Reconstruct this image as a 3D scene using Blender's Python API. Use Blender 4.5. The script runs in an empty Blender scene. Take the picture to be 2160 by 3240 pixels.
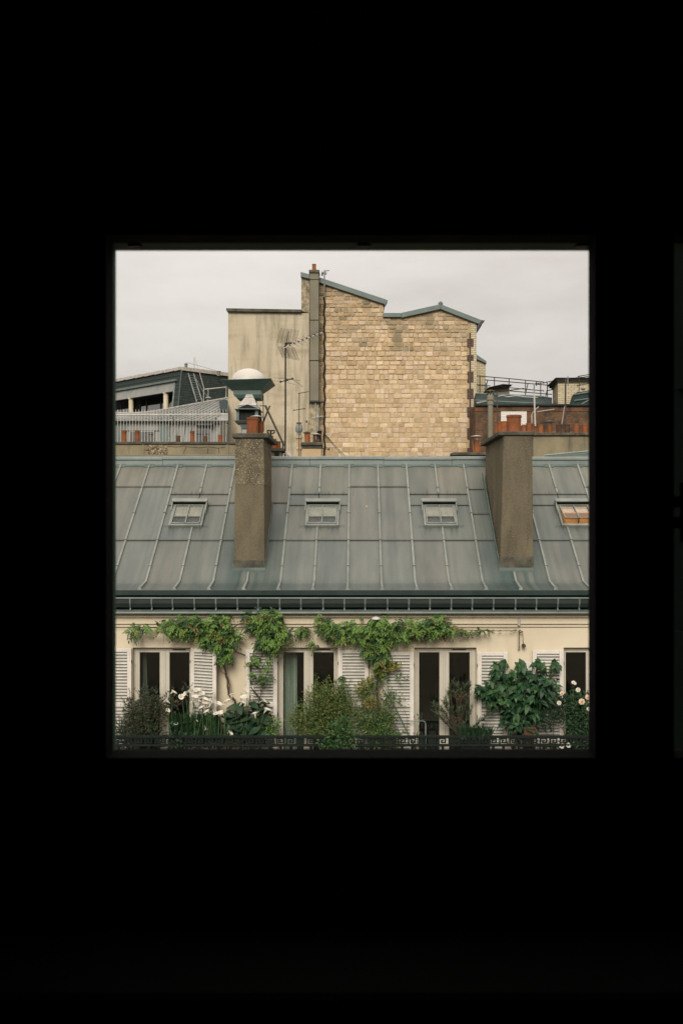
import bpy, bmesh, math, random
from mathutils import Vector, Matrix, Quaternion
random.seed(11)
R = random.uniform
sc = bpy.context.scene
col = sc.collection
EYE = 20.0          # eye height over the street: a fifth-floor window

# ---------------------------------------------------------------- camera
cd = bpy.data.cameras.new("camera"); cam = bpy.data.objects.new("camera", cd); col.objects.link(cam)
cam.location = (0, 0, EYE); cam.rotation_euler = (math.pi/2, 0, 0)
cd.sensor_fit = 'VERTICAL'; cd.sensor_height = 36.0; cd.sensor_width = 24.0; cd.lens = 35.0
cd.shift_x = -50/3240; cd.shift_y = 30/3240
cd.clip_start = 0.02; cd.clip_end = 2000
cd.dof.use_dof = True; cd.dof.focus_distance = 27.0; cd.dof.aperture_fstop = 13.0
sc.camera = cam
# ---------------------------------------------------------------- sky and sun (overcast)
SUN_EL, SUN_ROT = math.radians(31), math.radians(188)
w = bpy.data.worlds.new("World"); sc.world = w; w.use_nodes = True
nt = w.node_tree; nt.nodes.clear()
def N(t, **k):
    n = nt.nodes.new(t)
    for a, b in k.items(): setattr(n, a, b)
    return n
out = N('ShaderNodeOutputWorld'); mix = N('ShaderNodeMixShader'); mix.inputs[0].default_value = 0.92
sky = N('ShaderNodeTexSky', sky_type='NISHITA', sun_disc=False, sun_elevation=SUN_EL, sun_rotation=SUN_ROT)
b1 = N('ShaderNodeBackground'); b1.inputs[1].default_value = 0.05
b2 = N('ShaderNodeBackground'); b2.inputs[1].default_value = 1.0
tc = N('ShaderNodeTexCoord'); mp = N('ShaderNodeMapping'); mp.inputs['Scale'].default_value = (1.3, 1.3, 4.5)
nz = N('ShaderNodeTexNoise'); nz.inputs['Scale'].default_value = 2.6; nz.inputs['Detail'].default_value = 7; nz.inputs['Roughness'].default_value = .55
cr = N('ShaderNodeValToRGB')
cr.color_ramp.elements[0].position = .34; cr.color_ramp.elements[0].color = (.645, .572, .528, 1)
cr.color_ramp.elements[1].position = .66; cr.color_ramp.elements[1].color = (.81, .757, .70, 1)
sx = N('ShaderNodeSeparateXYZ'); mx = N('ShaderNodeMath', operation='MAXIMUM'); mx.inputs[1].default_value = 0
# an overcast sky is brighter overhead than at the horizon
ma = N('ShaderNodeMath', operation='MULTIPLY_ADD'); ma.inputs[1].default_value = .72; ma.inputs[2].default_value = .345
vm = N('ShaderNodeVectorMath', operation='SCALE')
L = nt.links.new
L(tc.outputs['Generated'], mp.inputs[0]); L(mp.outputs[0], nz.inputs['Vector']); L(nz.outputs[0], cr.inputs[0])
L(tc.outputs['Generated'], sx.inputs[0]); L(sx.outputs[2], mx.inputs[0]); L(mx.outputs[0], ma.inputs[0])
L(cr.outputs[0], vm.inputs[0]); L(ma.outputs[0], vm.inputs['Scale']); L(vm.outputs[0], b2.inputs[0])
L(sky.outputs[0], b1.inputs[0]); L(b1.outputs[0], mix.inputs[1]); L(b2.outputs[0], mix.inputs[2]); L(mix.outputs[0], out.inputs[0])
sd = bpy.data.lights.new("sun", 'SUN'); sd.energy = 1.5; sd.angle = math.radians(26); sd.color = (1, .94, .85)
so = bpy.data.objects.new("sun", sd); col.objects.link(so)
_d = Vector((math.sin(SUN_ROT)*math.cos(SUN_EL), math.cos(SUN_ROT)*math.cos(SUN_EL), math.sin(SUN_EL)))
so.rotation_euler = _d.to_track_quat('Z', 'Y').to_euler(); so.location = (0, -20, 60)
sc.view_settings.view_transform = 'Standard'; sc.view_settings.look = 'None'
sc.view_settings.gamma = 1; sc.view_settings.use_curve_mapping = False
sc.view_settings.exposure = 1.15
sc.render.engine = 'CYCLES'; sc.cycles.use_denoising = True
sc.cycles.max_bounces = 8; sc.cycles.transparent_max_bounces = 24; sc.cycles.caustics_reflective = False; sc.cycles.caustics_refractive = False

# ---------------------------------------------------------------- helpers
F = 3150.0
def at(x, y, Y):
    """survey: the point seen at photo pixel (x, y) that stands Y metres away"""
    return Vector(((x-1130)/F*Y, Y, EYE + (1650-y)/F*Y))
def ax(x, Y): return (x-1130)/F*Y
def az(y, Y): return EYE + (1650-y)/F*Y
WL = {}
class MB:
    def __init__(s): s.v = []; s.f = []; s.c = []
    def add(s, vs, fs, c=None):
        o = len(s.v); s.v += [tuple(p) for p in vs]; s.f += [tuple(i+o for i in f) for f in fs]
        if c is not None: s.c += [tuple(c)]*len(vs)
        return s
    def box(s, x0, x1, y0, y1, z0, z1, c=None):
        return s.add([(x0,y0,z0),(x1,y0,z0),(x1,y1,z0),(x0,y1,z0),(x0,y0,z1),(x1,y0,z1),(x1,y1,z1),(x0,y1,z1)],
              [(0,3,2,1),(4,5,6,7),(0,1,5,4),(1,2,6,5),(2,3,7,6),(3,0,4,7)], c)
    def hexa(s, a, b, c=None):
        """a, b: two matching quads (lists of 4 points) joined into a solid"""
        return s.add(list(a)+list(b), [(3,2,1,0),(4,5,6,7),(0,1,5,4),(1,2,6,5),(2,3,7,6),(3,0,4,7)], c)
    def prism(s, pts, off, c=None):
        n = len(pts); off = Vector(off); pts = [Vector(p) for p in pts]
        fs = [tuple(range(n))[::-1], tuple(range(n, 2*n))] + [(i,(i+1)%n,n+(i+1)%n,n+i) for i in range(n)]
        return s.add(pts+[p+off for p in pts], fs, c)
    def extr(s, prof, x0, x1, c=None):
        return s.prism([(x0,y,z) for y,z in prof], (x1-x0,0,0), c)
    def tube(s, pts, r, n=6, c=None):
        pts = [Vector(p) for p in pts]; m = len(pts); rs = r if isinstance(r, (list,tuple)) else [r]*m
        vs = []; fs = []
        for i, p in enumerate(pts):
            t = (pts[min(i+1,m-1)]-pts[max(i-1,0)]); t = t.normalized() if t.length > 1e-9 else Vector((0,0,1))
            a = t.cross(Vector((0,0,1)) if abs(t.z) < .9 else Vector((1,0,0))).normalized(); b = t.cross(a)
            for k in range(n):
                q = 2*math.pi*k/n; vs.append(p+(a*math.cos(q)+b*math.sin(q))*rs[i])
        for i in range(m-1):
            for k in range(n): fs.append((i*n+k, i*n+(k+1)%n, (i+1)*n+(k+1)%n, (i+1)*n+k))
        fs.append(tuple(range(n))[::-1]); fs.append(tuple((m-1)*n+k for k in range(n)))
        return s.add(vs, fs, c)
    def lathe(s, prof, ctr, n=16, c=None, cap=True):
        vs = []; fs = []; m = len(prof)
        for r, z in prof:
            for k in range(n):
                q = 2*math.pi*k/n; vs.append((ctr[0]+r*math.cos(q), ctr[1]+r*math.sin(q), ctr[2]+z))
        for i in range(m-1):
            for k in range(n): fs.append((i*n+k, i*n+(k+1)%n, (i+1)*n+(k+1)%n, (i+1)*n+k))
        if cap: fs.append(tuple(range(n))[::-1]); fs.append(tuple((m-1)*n+k for k in range(n)))
        return s.add(vs, fs, c)
    def build(s, name, mat, parent=None, smooth=False, kind=None, label=None, cat=None, group=None, bevel=0, recalc=True):
        xs, ys, zs = zip(*s.v)
        ctr = Vector(((min(xs)+max(xs))/2, (min(ys)+max(ys))/2, min(zs)))
        me = bpy.data.meshes.new(name)
        me.from_pydata([(x-ctr.x, y-ctr.y, z-ctr.z) for x, y, z in s.v], [], s.f)
        if s.c:
            at_ = me.color_attributes.new('tint', 'FLOAT_COLOR', 'POINT')
            fl = []
            for q in s.c: fl += [q[0], q[1], q[2], 1.0]
            at_.data.foreach_set('color', fl)
        if recalc or bevel:
            bm = bmesh.new(); bm.from_mesh(me)
            bmesh.ops.recalc_face_normals(bm, faces=bm.faces)
            if bevel:
                bmesh.ops.bevel(bm, geom=list(bm.edges), offset=bevel, segments=1, affect='EDGES', clamp_overlap=True)
            bm.to_mesh(me); bm.free()
        if smooth:
            me.polygons.foreach_set('use_smooth', [True]*len(me.polygons))
            try: me.set_sharp_from_angle(angle=math.radians(40))
            except Exception: pass
        me.materials.append(mat)
        o = bpy.data.objects.new(name, me); col.objects.link(o)
        place(o, ctr, parent); tag(o, label, cat, group, kind)
        return o
def place(o, loc, parent=None):
    WL[o] = Vector(loc)
    if parent is not None:
        o.parent = parent; o.location = Vector(loc) - WL[parent]
    else: o.location = loc
def tag(o, label=None, cat=None, group=None, kind=None):
    if label: o['label'] = label
    if cat: o['category'] = cat
    if group: o['group'] = group
    if kind: o['kind'] = kind
    return o
def thing(name, loc, label, cat, group=None):
    o = bpy.data.objects.new(name, None); col.objects.link(o); o.empty_display_size = .2
    place(o, loc); return tag(o, label, cat, group)
def inst(src, loc, parent, rot=None, scale=None):
    """a copy of a piece that shares its mesh"""
    o = src.copy(); col.objects.link(o); place(o, loc, parent)
    if rot is not None: o.rotation_euler = rot
    if scale is not None: o.scale = scale
    return o

# ---------------------------------------------------------------- materials
def pmat(name, base, base2=None, scale=1.5, lohi=(.35,.65), stretch=(1,1,1), rough=.8, spec=.3, bump=.15, bscale=60, metal=0,
         objrand=0, stain=None, stain2=None, tint=False, speck=None, transl=0):
    m = bpy.data.materials.new(name); m.use_nodes = True; t = m.node_tree; t.nodes.clear(); K = t.links.new
    def n(ty, **k):
        a = t.nodes.new(ty)
        for q, b in k.items(): setattr(a, q, b)
        return a
    o = n('ShaderNodeOutputMaterial'); p = n('ShaderNodeBsdfPrincipled')
    p.inputs['Roughness'].default_value = rough; p.inputs['Specular IOR Level'].default_value = spec; p.inputs['Metallic'].default_value = metal
    g = n('ShaderNodeNewGeometry')
    def noise(sca, st, det=5, ro=.55):
        mp = n('ShaderNodeMapping'); mp.inputs['Scale'].default_value = st; K(g.outputs['Position'], mp.inputs[0])
        z = n('ShaderNodeTexNoise'); z.inputs['Scale'].default_value = sca; z.inputs['Detail'].default_value = det; z.inputs['Roughness'].default_value = ro
        K(mp.outputs[0], z.inputs['Vector']); return z.outputs[0]
    def ramp(v, lo, hi):
        r = n('ShaderNodeMapRange'); r.inputs['From Min'].default_value = lo; r.inputs['From Max'].default_value = hi; r.clamp = True
        K(v, r.inputs[0]); return r.outputs[0]
    def mixc(f, a, b, mode='MIX'):
        x = n('ShaderNodeMix', data_type='RGBA', blend_type=mode)
        for s, v in ((x.inputs[0], f), (x.inputs[6], a), (x.inputs[7], b)):
            if isinstance(v, (int, float)): s.default_value = v
            elif isinstance(v, tuple): s.default_value = (*v, 1)
            else: K(v, s)
        return x.outputs[2]
    b2 = base2 or tuple(q*.75 for q in base)
    c = mixc(ramp(noise(scale, stretch), *lohi), b2, base)
    for st in (stain, stain2):
        if st:
            f = ramp(noise(st['scale'], st.get('stretch', (1,1,1)), 6, .6), *st['lohi'])
            if st.get('amt', 1) != 1:
                q = n('ShaderNodeMath', operation='MULTIPLY'); q.inputs[1].default_value = st['amt']; K(f, q.inputs[0]); f = q.outputs[0]
            c = mixc(f, c, st['col'])
    if speck:
        c = mixc(ramp(noise(speck['scale'], (1,1,1), 2, .5), *speck['lohi']), c, speck['col'])
    if objrand:
        oi = n('ShaderNodeObjectInfo'); r = n('ShaderNodeMapRange'); r.inputs['To Min'].default_value = 1-objrand; r.inputs['To Max'].default_value = 1+objrand
        K(oi.outputs['Random'], r.inputs[0]); v = n('ShaderNodeVectorMath', operation='SCALE'); K(c, v.inputs[0]); K(r.outputs[0], v.inputs['Scale']); c = v.outputs[0]
    if tint:
        a = n('ShaderNodeAttribute', attribute_name='tint'); c = mixc(1.0, c, a.outputs['Color'], 'MULTIPLY')
    K(c, p.inputs['Base Color'])
    if bump:
        bn = n('ShaderNodeBump'); bn.inputs['Strength'].default_value = bump; bn.inputs['Distance'].default_value = .02
        K(noise(bscale, (1,1,1), 4, .6), bn.inputs['Height']); K(bn.outputs[0], p.inputs['Normal'])
    if transl:
        tr = n('ShaderNodeBsdfTranslucent'); K(c, tr.inputs[0]); ms = n('ShaderNodeMixShader'); ms.inputs[0].default_value = transl
        K(p.outputs[0], ms.inputs[1]); K(tr.outputs[0], ms.inputs[2]); K(ms.outputs[0], o.inputs[0])
    else: K(p.outputs[0], o.inputs[0])
    return m
def brickmat(name, c1, c2, mort, bw, bh, joint=.012, dirt=None, bump=.4, mottle=None):
    m = bpy.data.materials.new(name); m.use_nodes = True; t = m.node_tree; K = t.links.new
    p = t.nodes['Principled BSDF']; p.inputs['Roughness'].default_value = .85; p.inputs['Specular IOR Level'].default_value = .2
    g = t.nodes.new('ShaderNodeNewGeometry'); s = t.nodes.new('ShaderNodeSeparateXYZ'); K(g.outputs['Position'], s.inputs[0])
    ad = t.nodes.new('ShaderNodeMath'); ad.operation = 'ADD'; K(s.outputs[0], ad.inputs[0]); K(s.outputs[1], ad.inputs[1])
    cb = t.nodes.new('ShaderNodeCombineXYZ'); K(ad.outputs[0], cb.inputs[0]); K(s.outputs[2], cb.inputs[1])
    br = t.nodes.new('ShaderNodeTexBrick'); K(cb.outputs[0], br.inputs['Vector'])
    br.inputs['Color1'].default_value = (*c1, 1); br.inputs['Color2'].default_value = (*c2, 1); br.inputs['Mortar'].default_value = (*mort, 1)
    br.inputs['Scale'].default_value = 1; br.inputs['Brick Width'].default_value = bw; br.inputs['Row Height'].default_value = bh; br.inputs['Mortar Size'].default_value = joint
    c = br.outputs[0]
    for mo in (mottle or ()):
        z = t.nodes.new('ShaderNodeTexNoise'); z.inputs['Scale'].default_value = mo[1]; z.inputs['Detail'].default_value = 5; z.inputs['Roughness'].default_value = .7
        mq = t.nodes.new('ShaderNodeMapping'); mq.inputs['Scale'].default_value = (1,1,1.8); mq.inputs['Location'].default_value = (mo[1]*3.1,7,mo[1]); K(g.outputs['Position'], mq.inputs[0]); K(mq.outputs[0], z.inputs['Vector'])
        r = t.nodes.new('ShaderNodeMapRange'); r.inputs['From Min'].default_value = mo[2]; r.inputs['From Max'].default_value = mo[3]; K(z.outputs[0], r.inputs[0])
        x = t.nodes.new('ShaderNodeMix'); x.data_type = 'RGBA'; K(r.outputs[0], x.inputs[0]); K(c, x.inputs[6]); x.inputs[7].default_value = (*mo[0], 1); c = x.outputs[2]
    if dirt:
        z = t.nodes.new('ShaderNodeTexNoise'); z.inputs['Scale'].default_value = dirt[1]; z.inputs['Detail'].default_value = 7; K(g.outputs['Position'], z.inputs['Vector'])
        r = t.nodes.new('ShaderNodeMapRange'); r.inputs['From Min'].default_value = .42; r.inputs['From Max'].default_value = .66; K(z.outputs[0], r.inputs[0])
        x = t.nodes.new('ShaderNodeMix'); x.data_type = 'RGBA'; K(r.outputs[0], x.inputs[0]); K(c, x.inputs[6]); x.inputs[7].default_value = (*dirt[0], 1); c = x.outputs[2]
    K(c, p.inputs['Base Color'])
    b = t.nodes.new('ShaderNodeBump'); b.inputs['Strength'].default_value = bump; b.inputs['Distance'].default_value = .01; b.invert = True
    K(br.outputs['Fac'], b.inputs['Height']); K(b.outputs[0], p.inputs['Normal'])
    return m
def glass(name, tint=(1,1,1), refl=1.0):
    """thin pane: clear with a fresnel reflection"""
    m = bpy.data.materials.new(name); m.use_nodes = True; t = m.node_tree; t.nodes.clear(); K = t.links.new
    o = t.nodes.new('ShaderNodeOutputMaterial'); a = t.nodes.new('ShaderNodeBsdfTransparent'); a.inputs[0].default_value = (*tint, 1)
    b = t.nodes.new('ShaderNodeBsdfGlossy'); b.inputs['Roughness'].default_value = .02
    lw = t.nodes.new('ShaderNodeLayerWeight'); lw.inputs[0].default_value = .5
    pw = t.nodes.new('ShaderNodeMath'); pw.operation = 'POWER'; pw.inputs[1].default_value = 5; K(lw.outputs['Facing'], pw.inputs[0])
    f = t.nodes.new('ShaderNodeMath'); f.operation = 'MULTIPLY_ADD'; f.inputs[1].default_value = .955; f.inputs[2].default_value = .045; K(pw.outputs[0], f.inputs[0])
    x = t.nodes.new('ShaderNodeMixShader'); k = t.nodes.new('ShaderNodeMath'); k.operation = 'MULTIPLY'; k.inputs[1].default_value = refl
    K(f.outputs[0], k.inputs[0]); K(k.outputs[0], x.inputs[0]); K(a.outputs[0], x.inputs[1]); K(b.outputs[0], x.inputs[2]); K(x.outputs[0], o.inputs[0])
    return m
M = {}
M['louvre_shade'] = pmat('louvre_shade_paint', (.36,.335,.29), (.29,.27,.235), scale=6, rough=.8, spec=.1, bump=.1)  # grey standing for the shade between the shutter slats
M['room'] = pmat('dark_room_paint', (.008,.009,.008), bump=.05, rough=.9, spec=.03)
M['frame_dark'] = pmat('dark_green_frame_paint', (.015,.027,.020), bump=.05, rough=.8, spec=.08)
M['frame_green'] = pmat('green_sash_paint', (.075,.135,.100), (.055,.105,.078), scale=8, bump=.05, rough=.7, spec=.06)
M['zinc'] = pmat('weathered_zinc_sheet', (.130,.132,.120), (.096,.104,.097), scale=1.3, stretch=(2.6,.5,.5), rough=.52, spec=.4, bump=.06, bscale=25, objrand=.07, tint=True,
    stain=dict(col=(.085,.098,.084), scale=3.2, stretch=(3.0,.22,.22), lohi=(.56,.74), amt=.55), stain2=dict(col=(.105,.105,.092), scale=14, lohi=(.55,.7), amt=.3))
M['zinc_green'] = pmat('green_stained_zinc', (.10,.112,.094), (.062,.083,.069), scale=1.6, stretch=(2.5,.4,.4), rough=.5, spec=.45, bump=.06, bscale=25, objrand=.08,
    stain=dict(col=(.04,.058,.049), scale=2.4, stretch=(3,.3,.3), lohi=(.52,.7), amt=.8))
M['zinc_batten'] = pmat('pale_zinc_batten', (.205,.215,.19), (.15,.165,.148), scale=3, rough=.5, spec=.45, bump=.05, objrand=.08)
M['zinc_ridge'] = pmat('blue_grey_zinc', (.105,.135,.122), (.07,.096,.087), scale=1.6, stretch=(1,1,2), rough=.5, spec=.45, bump=.05, objrand=.05)
M['zinc_ridge_top'] = pmat('pale_ridge_zinc', (.20,.225,.20), (.155,.18,.165), scale=2.5, rough=.5, spec=.45, bump=.05, objrand=.06)
M['zinc_dark'] = pmat('dark_gutter_zinc', (.018,.026,.022), (.012,.018,.015), scale=2, stretch=(1,1,3), rough=.5, spec=.45, bump=.05)
M['zinc_strap'] = pmat('gutter_strap_zinc', (.12,.145,.13), (.085,.108,.097), scale=5, rough=.5, spec=.4, bump=.05)
M['cream'] = pmat('cream_render', (.615,.53,.395), (.56,.48,.35), scale=.8, rough=.9, spec=.15, bump=.12, bscale=35,
    stain=dict(col=(.40,.32,.21), scale=1.2, stretch=(2.5,1,.35), lohi=(.55,.80), amt=.55))
M['shutter'] = pmat('peeling_white_shutter_paint', (.66,.61,.55), (.58,.53,.47), scale=3, rough=.6, spec=.3, bump=.25, bscale=45,
    stain=dict(col=(.20,.16,.12), scale=9, stretch=(1.6,1,.55), lohi=(.645,.68), amt=.85))
M['slat'] = pmat('grey_white_slat_paint', (.64,.61,.55), (.52,.50,.45), scale=5, rough=.6, spec=.3, bump=.1, objrand=.06)
M['joinery'] = pmat('putty_window_paint', (.50,.46,.38), (.45,.41,.335), scale=2, rough=.5, spec=.35, bump=.04)
M['glass'] = glass('window_glass', (.90,.94,.91), 1.9)
M['sky_glass'] = glass('skylight_glass', (.96,.97,.96), .7)
M['clear'] = glass('clear_pane', (.985,.99,.985), .4)
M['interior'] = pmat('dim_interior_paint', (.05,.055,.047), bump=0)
M['blind'] = pmat('pale_blind', (.26,.245,.20), (.19,.185,.155), scale=4, bump=.1)
M['pebble_coarse'] = pmat('coarse_pebbledash', (.150,.126,.084), (.085,.074,.052), scale=5, rough=.95, spec=.1, bump=1, bscale=28, stain=dict(col=(.058,.051,.038), scale=1.5, stretch=(2.2,2,.45), lohi=(.45,.70), amt=.7), speck=dict(scale=30, lohi=(.56,.64), col=(.28,.23,.145)))
M['pink_blind'] = pmat('pinkish_blind', (.50,.37,.28), (.42,.30,.22), scale=5, bump=.1)
M['pebble'] = pmat('brown_pebbledash', (.150,.126,.084), (.092,.080,.055), scale=1.1, stretch=(1.5,1,.6), rough=.95, spec=.1, bump=.9, bscale=45,
    stain=dict(col=(.058,.051,.038), scale=1.5, stretch=(2.2,2,.45), lohi=(.50,.72), amt=.75), speck=dict(scale=42, lohi=(.54,.70), col=(.22,.18,.115)))
M['render_tan'] = pmat('tan_stained_render', (.26,.215,.135), (.16,.138,.093), scale=1.4, rough=.95, spec=.1, bump=.5, bscale=30,
    stain=dict(col=(.075,.066,.05), scale=1.6, stretch=(2.5,2,.4), lohi=(.55,.72), amt=.8))
M['peach'] = pmat('peach_render', (.50,.37,.225), (.43,.31,.185), scale=2, rough=.95, spec=.1, bump=.3, bscale=30)
M['concrete'] = pmat('dark_mossy_concrete', (.115,.105,.08), (.06,.058,.045), scale=4, rough=.95, spec=.1, bump=.8, bscale=40,
    stain=dict(col=(.04,.042,.032), scale=5, lohi=(.5,.65), amt=.7))
M['terracotta'] = pmat('terracotta', (.27,.090,.032), (.18,.06,.025), scale=5, stretch=(1,1,.6), rough=.85, spec=.2, bump=.15, objrand=.2,
    stain=dict(col=(.09,.05,.03), scale=4, lohi=(.56,.74), amt=.7))
M['terracotta_dark'] = pmat('sooty_terracotta', (.11,.055,.033), (.06,.036,.026), scale=6, rough=.9, spec=.15, bump=.15, objrand=.2)
M['tower_render'] = pmat('stained_cream_render', (.455,.395,.295), (.395,.335,.24), scale=.6, rough=.95, spec=.1, bump=.25, bscale=20,
    stain=dict(col=(.17,.15,.10), scale=1.25, stretch=(4.2,1,.5), lohi=(.48,.68), amt=.52), stain2=dict(col=(.225,.185,.12), scale=.5, stretch=(.8,1,2.6), lohi=(.50,.64), amt=.5))
M['stone'] = pmat('limestone_block', (1,1,1), (.80,.77,.72), scale=5, rough=.95, spec=.1, bump=.8, bscale=16, tint=True,
    stain=dict(col=(.42,.38,.33), scale=1.6, lohi=(.58,.74), amt=.6))
M['mortar'] = pmat('tan_mortar', (.47,.36,.215), (.33,.245,.14), scale=1.6, rough=1, spec=.05, bump=.6, bscale=25)
M['flue'] = pmat('grey_flue_render', (.20,.182,.135), (.155,.142,.105), scale=1.2, stretch=(1,1,.6), rough=.95, spec=.1, bump=.2, bscale=25)
M['rubble'] = pmat('rough_rubble', (.40,.33,.22), (.15,.125,.085), scale=6, rough=1, spec=.05, bump=1, bscale=14)
M['slate'] = None
M['green_sheet'] = pmat('dark_green_sheet_metal', (.078,.128,.108), (.060,.104,.088), scale=3, rough=.5, spec=.35, bump=.03)
M['white_dome'] = pmat('white_plastic_dome', (.50,.465,.42), (.46,.425,.385), scale=3, rough=.5, spec=.4, bump=.02)
M['pale_metal'] = pmat('pale_weathered_metal', (.44,.40,.36), (.30,.275,.245), scale=8, rough=.6, spec=.4, bump=.1)
M['grey_metal'] = pmat('grey_galvanised_metal', (.22,.24,.22), (.14,.16,.145), scale=8, rough=.5, spec=.45, bump=.1)
M['black_metal'] = pmat('black_iron', (.012,.014,.013), (.008,.010,.009), scale=6, rough=.6, spec=.15, bump=.1)
M['iron'] = pmat('dark_green_cast_iron', (.009,.014,.011), (.006,.010,.008), scale=6, rough=.65, spec=.2, bump=.1)
M['rust'] = pmat('brown_rusty_rod', (.07,.052,.04), (.045,.035,.028), scale=8, rough=.7, spec=.3, bump=.1)
M['white_rail'] = pmat('white_rail_paint', (.46,.45,.405), (.36,.35,.315), scale=5, rough=.5, spec=.35, bump=.05)
M['cream_column'] = pmat('cream_column_paint', (.56,.49,.355), bump=.1)
M['zinc_far'] = pmat('far_zinc', (.25,.245,.225), (.17,.175,.165), scale=.9, stretch=(2,2,.7), rough=.55, spec=.4, bump=.05,
    stain=dict(col=(.15,.17,.16), scale=1.2, stretch=(2,2,.5), lohi=(.55,.72), amt=.6))
M['zinc_teal'] = pmat('dark_teal_zinc', (.030,.044,.041), (.020,.031,.029), scale=1.2, stretch=(2,2,.7), rough=.7, spec=.12, bump=.05)
M['far_glass'] = glass('far_window_glass', (.2,.22,.22), 6.0)
M['leaf'] = pmat('leaf', (1,1,1), (.78,.80,.78), scale=9, rough=.5, spec=.35, bump=0, tint=True, transl=.22)
M['petal'] = pmat('white_petal', (.80,.76,.67), (.72,.68,.57), scale=14, rough=.5, spec=.3, bump=0, transl=.25)
M['rose'] = pmat('pale_rose_petal', (.78,.64,.47), (.70,.50,.36), scale=20, rough=.6, spec=.2, bump=0, transl=.2)
M['spadix'] = pmat('yellow_spadix', (.62,.42,.08), bump=.1)
M['stem'] = pmat('brown_stem', (.075,.058,.04), (.045,.036,.026), scale=8, rough=.85, spec=.15, bump=.4, bscale=40)
M['green_stem'] = pmat('green_stem', (.06,.10,.035), (.04,.075,.03), scale=8, rough=.6, bump=0)
M['curtain'] = pmat('green_net_curtain', (.44,.48,.43), (.36,.40,.355), scale=2, stretch=(6,1,.3), rough=.9, bump=.1)
M['brick_red'] = brickmat('old_red_brick', (.15,.068,.034), (.09,.055,.033), (.12,.09,.06), .23, .105, .010, ((.040,.032,.023), 2.2), mottle=(((.165,.068,.032),2.4,.50,.60),((.17,.125,.075),5.0,.56,.64),((.045,.035,.026),4.1,.56,.64)))
M['brick_cream'] = brickmat('glazed_cream_brick', (.52,.45,.31), (.45,.385,.255), (.20,.165,.11), .24, .085, .010)
M['brick_dark'] = brickmat('dark_quoin_brick', (.075,.04,.03), (.05,.03,.025), (.13,.10,.075), .24, .085, .010)
M['brick_white'] = brickmat('white_painted_brick', (.66,.63,.58), (.60,.57,.53), (.42,.38,.34), .24, .07, .010)
M['slate'] = brickmat('slate_courses', (.034,.045,.041), (.022,.031,.028), (.010,.014,.012), .24, .13, .012)
M['orange_wood'] = pmat('orange_varnished_wood', (.40,.185,.05), (.32,.14,.04), scale=3, rough=.5, bump=.05)
M['asphalt'] = pmat('grey_street_asphalt', (.055,.055,.052), bump=.3)
M['stone_front'] = pmat('street_front_stone', (.30,.265,.21), (.24,.21,.165), scale=.8, rough=.9, bump=.3)
M['soil'] = pmat('dark_soil', (.03,.024,.018), bump=.5)
# ================================================================= ground
m = MB(); m.add([(-400,-300,0),(400,-300,0),(400,700,0),(-400,700,0)], [(0,1,2,3)])
m.build('ground', M['asphalt'], kind='structure')

# ================================================================= the dark room the picture is taken from
def plate_holes(m, x0, x1, z0, z1, yf, yb, holes):
    xs = sorted({x0, x1, *[h[0] for h in holes], *[h[1] for h in holes]}); zs = sorted({z0, z1, *[h[2] for h in holes], *[h[3] for h in holes]})
    xs = [x for x in xs if x0 <= x <= x1]; zs = [z for z in zs if z0 <= z <= z1]
    def solid(i, k):
        if not (0 <= i < len(xs)-1 and 0 <= k < len(zs)-1): return None
        cx, cz = (xs[i]+xs[i+1])/2, (zs[k]+zs[k+1])/2
        return not any(h[0] < cx < h[1] and h[2] < cz < h[3] for h in holes)
    for i in range(len(xs)-1):
        for k in range(len(zs)-1):
            if not solid(i, k): continue
            a, b, c, d = xs[i], xs[i+1], zs[k], zs[k+1]
            m.add([(a,yf,c),(b,yf,c),(b,yf,d),(a,yf,d)], [(0,1,2,3)]); m.add([(a,yb,c),(b,yb,c),(b,yb,d),(a,yb,d)], [(3,2,1,0)])
            if not solid(i-1, k): m.add([(a,yf,c),(a,yb,c),(a,yb,d),(a,yf,d)], [(3,2,1,0)])
            if not solid(i+1, k): m.add([(b,yf,c),(b,yb,c),(b,yb,d),(b,yf,d)], [(0,1,2,3)])
            if not solid(i, k-1): m.add([(a,yf,c),(b,yf,c),(b,yb,c),(a,yb,c)], [(0,1,2,3)])
            if not solid(i, k+1): m.add([(a,yf,d),(b,yf,d),(b,yb,d),(a,yb,d)], [(3,2,1,0)])
RX0, RX1, RY0, RZ0, RZ1 = -1.7, 2.1, -2.4, 18.55, 21.3
FH = (-.30, .80, EYE-.275, EYE+.315)            # hole of the window in the room wall
m = MB(); plate_holes(m, RX0, RX1, RZ0, RZ1, .90, .925, [FH]); m.build('wall', M['room'], kind='structure')
for args in ((RX0-.05,RX0,RY0,.9,RZ0,RZ1), (RX1,RX1+.05,RY0,.9,RZ0,RZ1), (RX0-.05,RX1+.05,RY0-.05,RY0,RZ0,RZ1)):
    MB().box(*args).build('wall', M['room'], kind='structure')
MB().box(RX0-.05,RX1+.05,RY0-.05,.93,RZ0-.05,RZ0).build('floor', M['room'], kind='structure')
MB().box(RX0-.05,RX1+.05,RY0-.05,.93,RZ1,RZ1+.05).build('ceiling', M['room'], kind='structure')
# street front of the building the room belongs to
m = MB(); plate_holes(m, -16, 16, 0, 23.5, .93, .97, [(FH[0]-.02, FH[1]+.02, FH[2]-.02, FH[3]+.02)])
m.build('wall_outer', M['stone_front'], kind='structure')
MB().box(-16,16,-11,-10.6,0,23.5).build('wall_rear', M['stone_front'], kind='structure')
MB().extr([(.97,23.5),(-5,26.5),(-11,23.5)], -16, 16).build('roof_of_own_building', M['zinc_far'], kind='structure')
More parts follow.
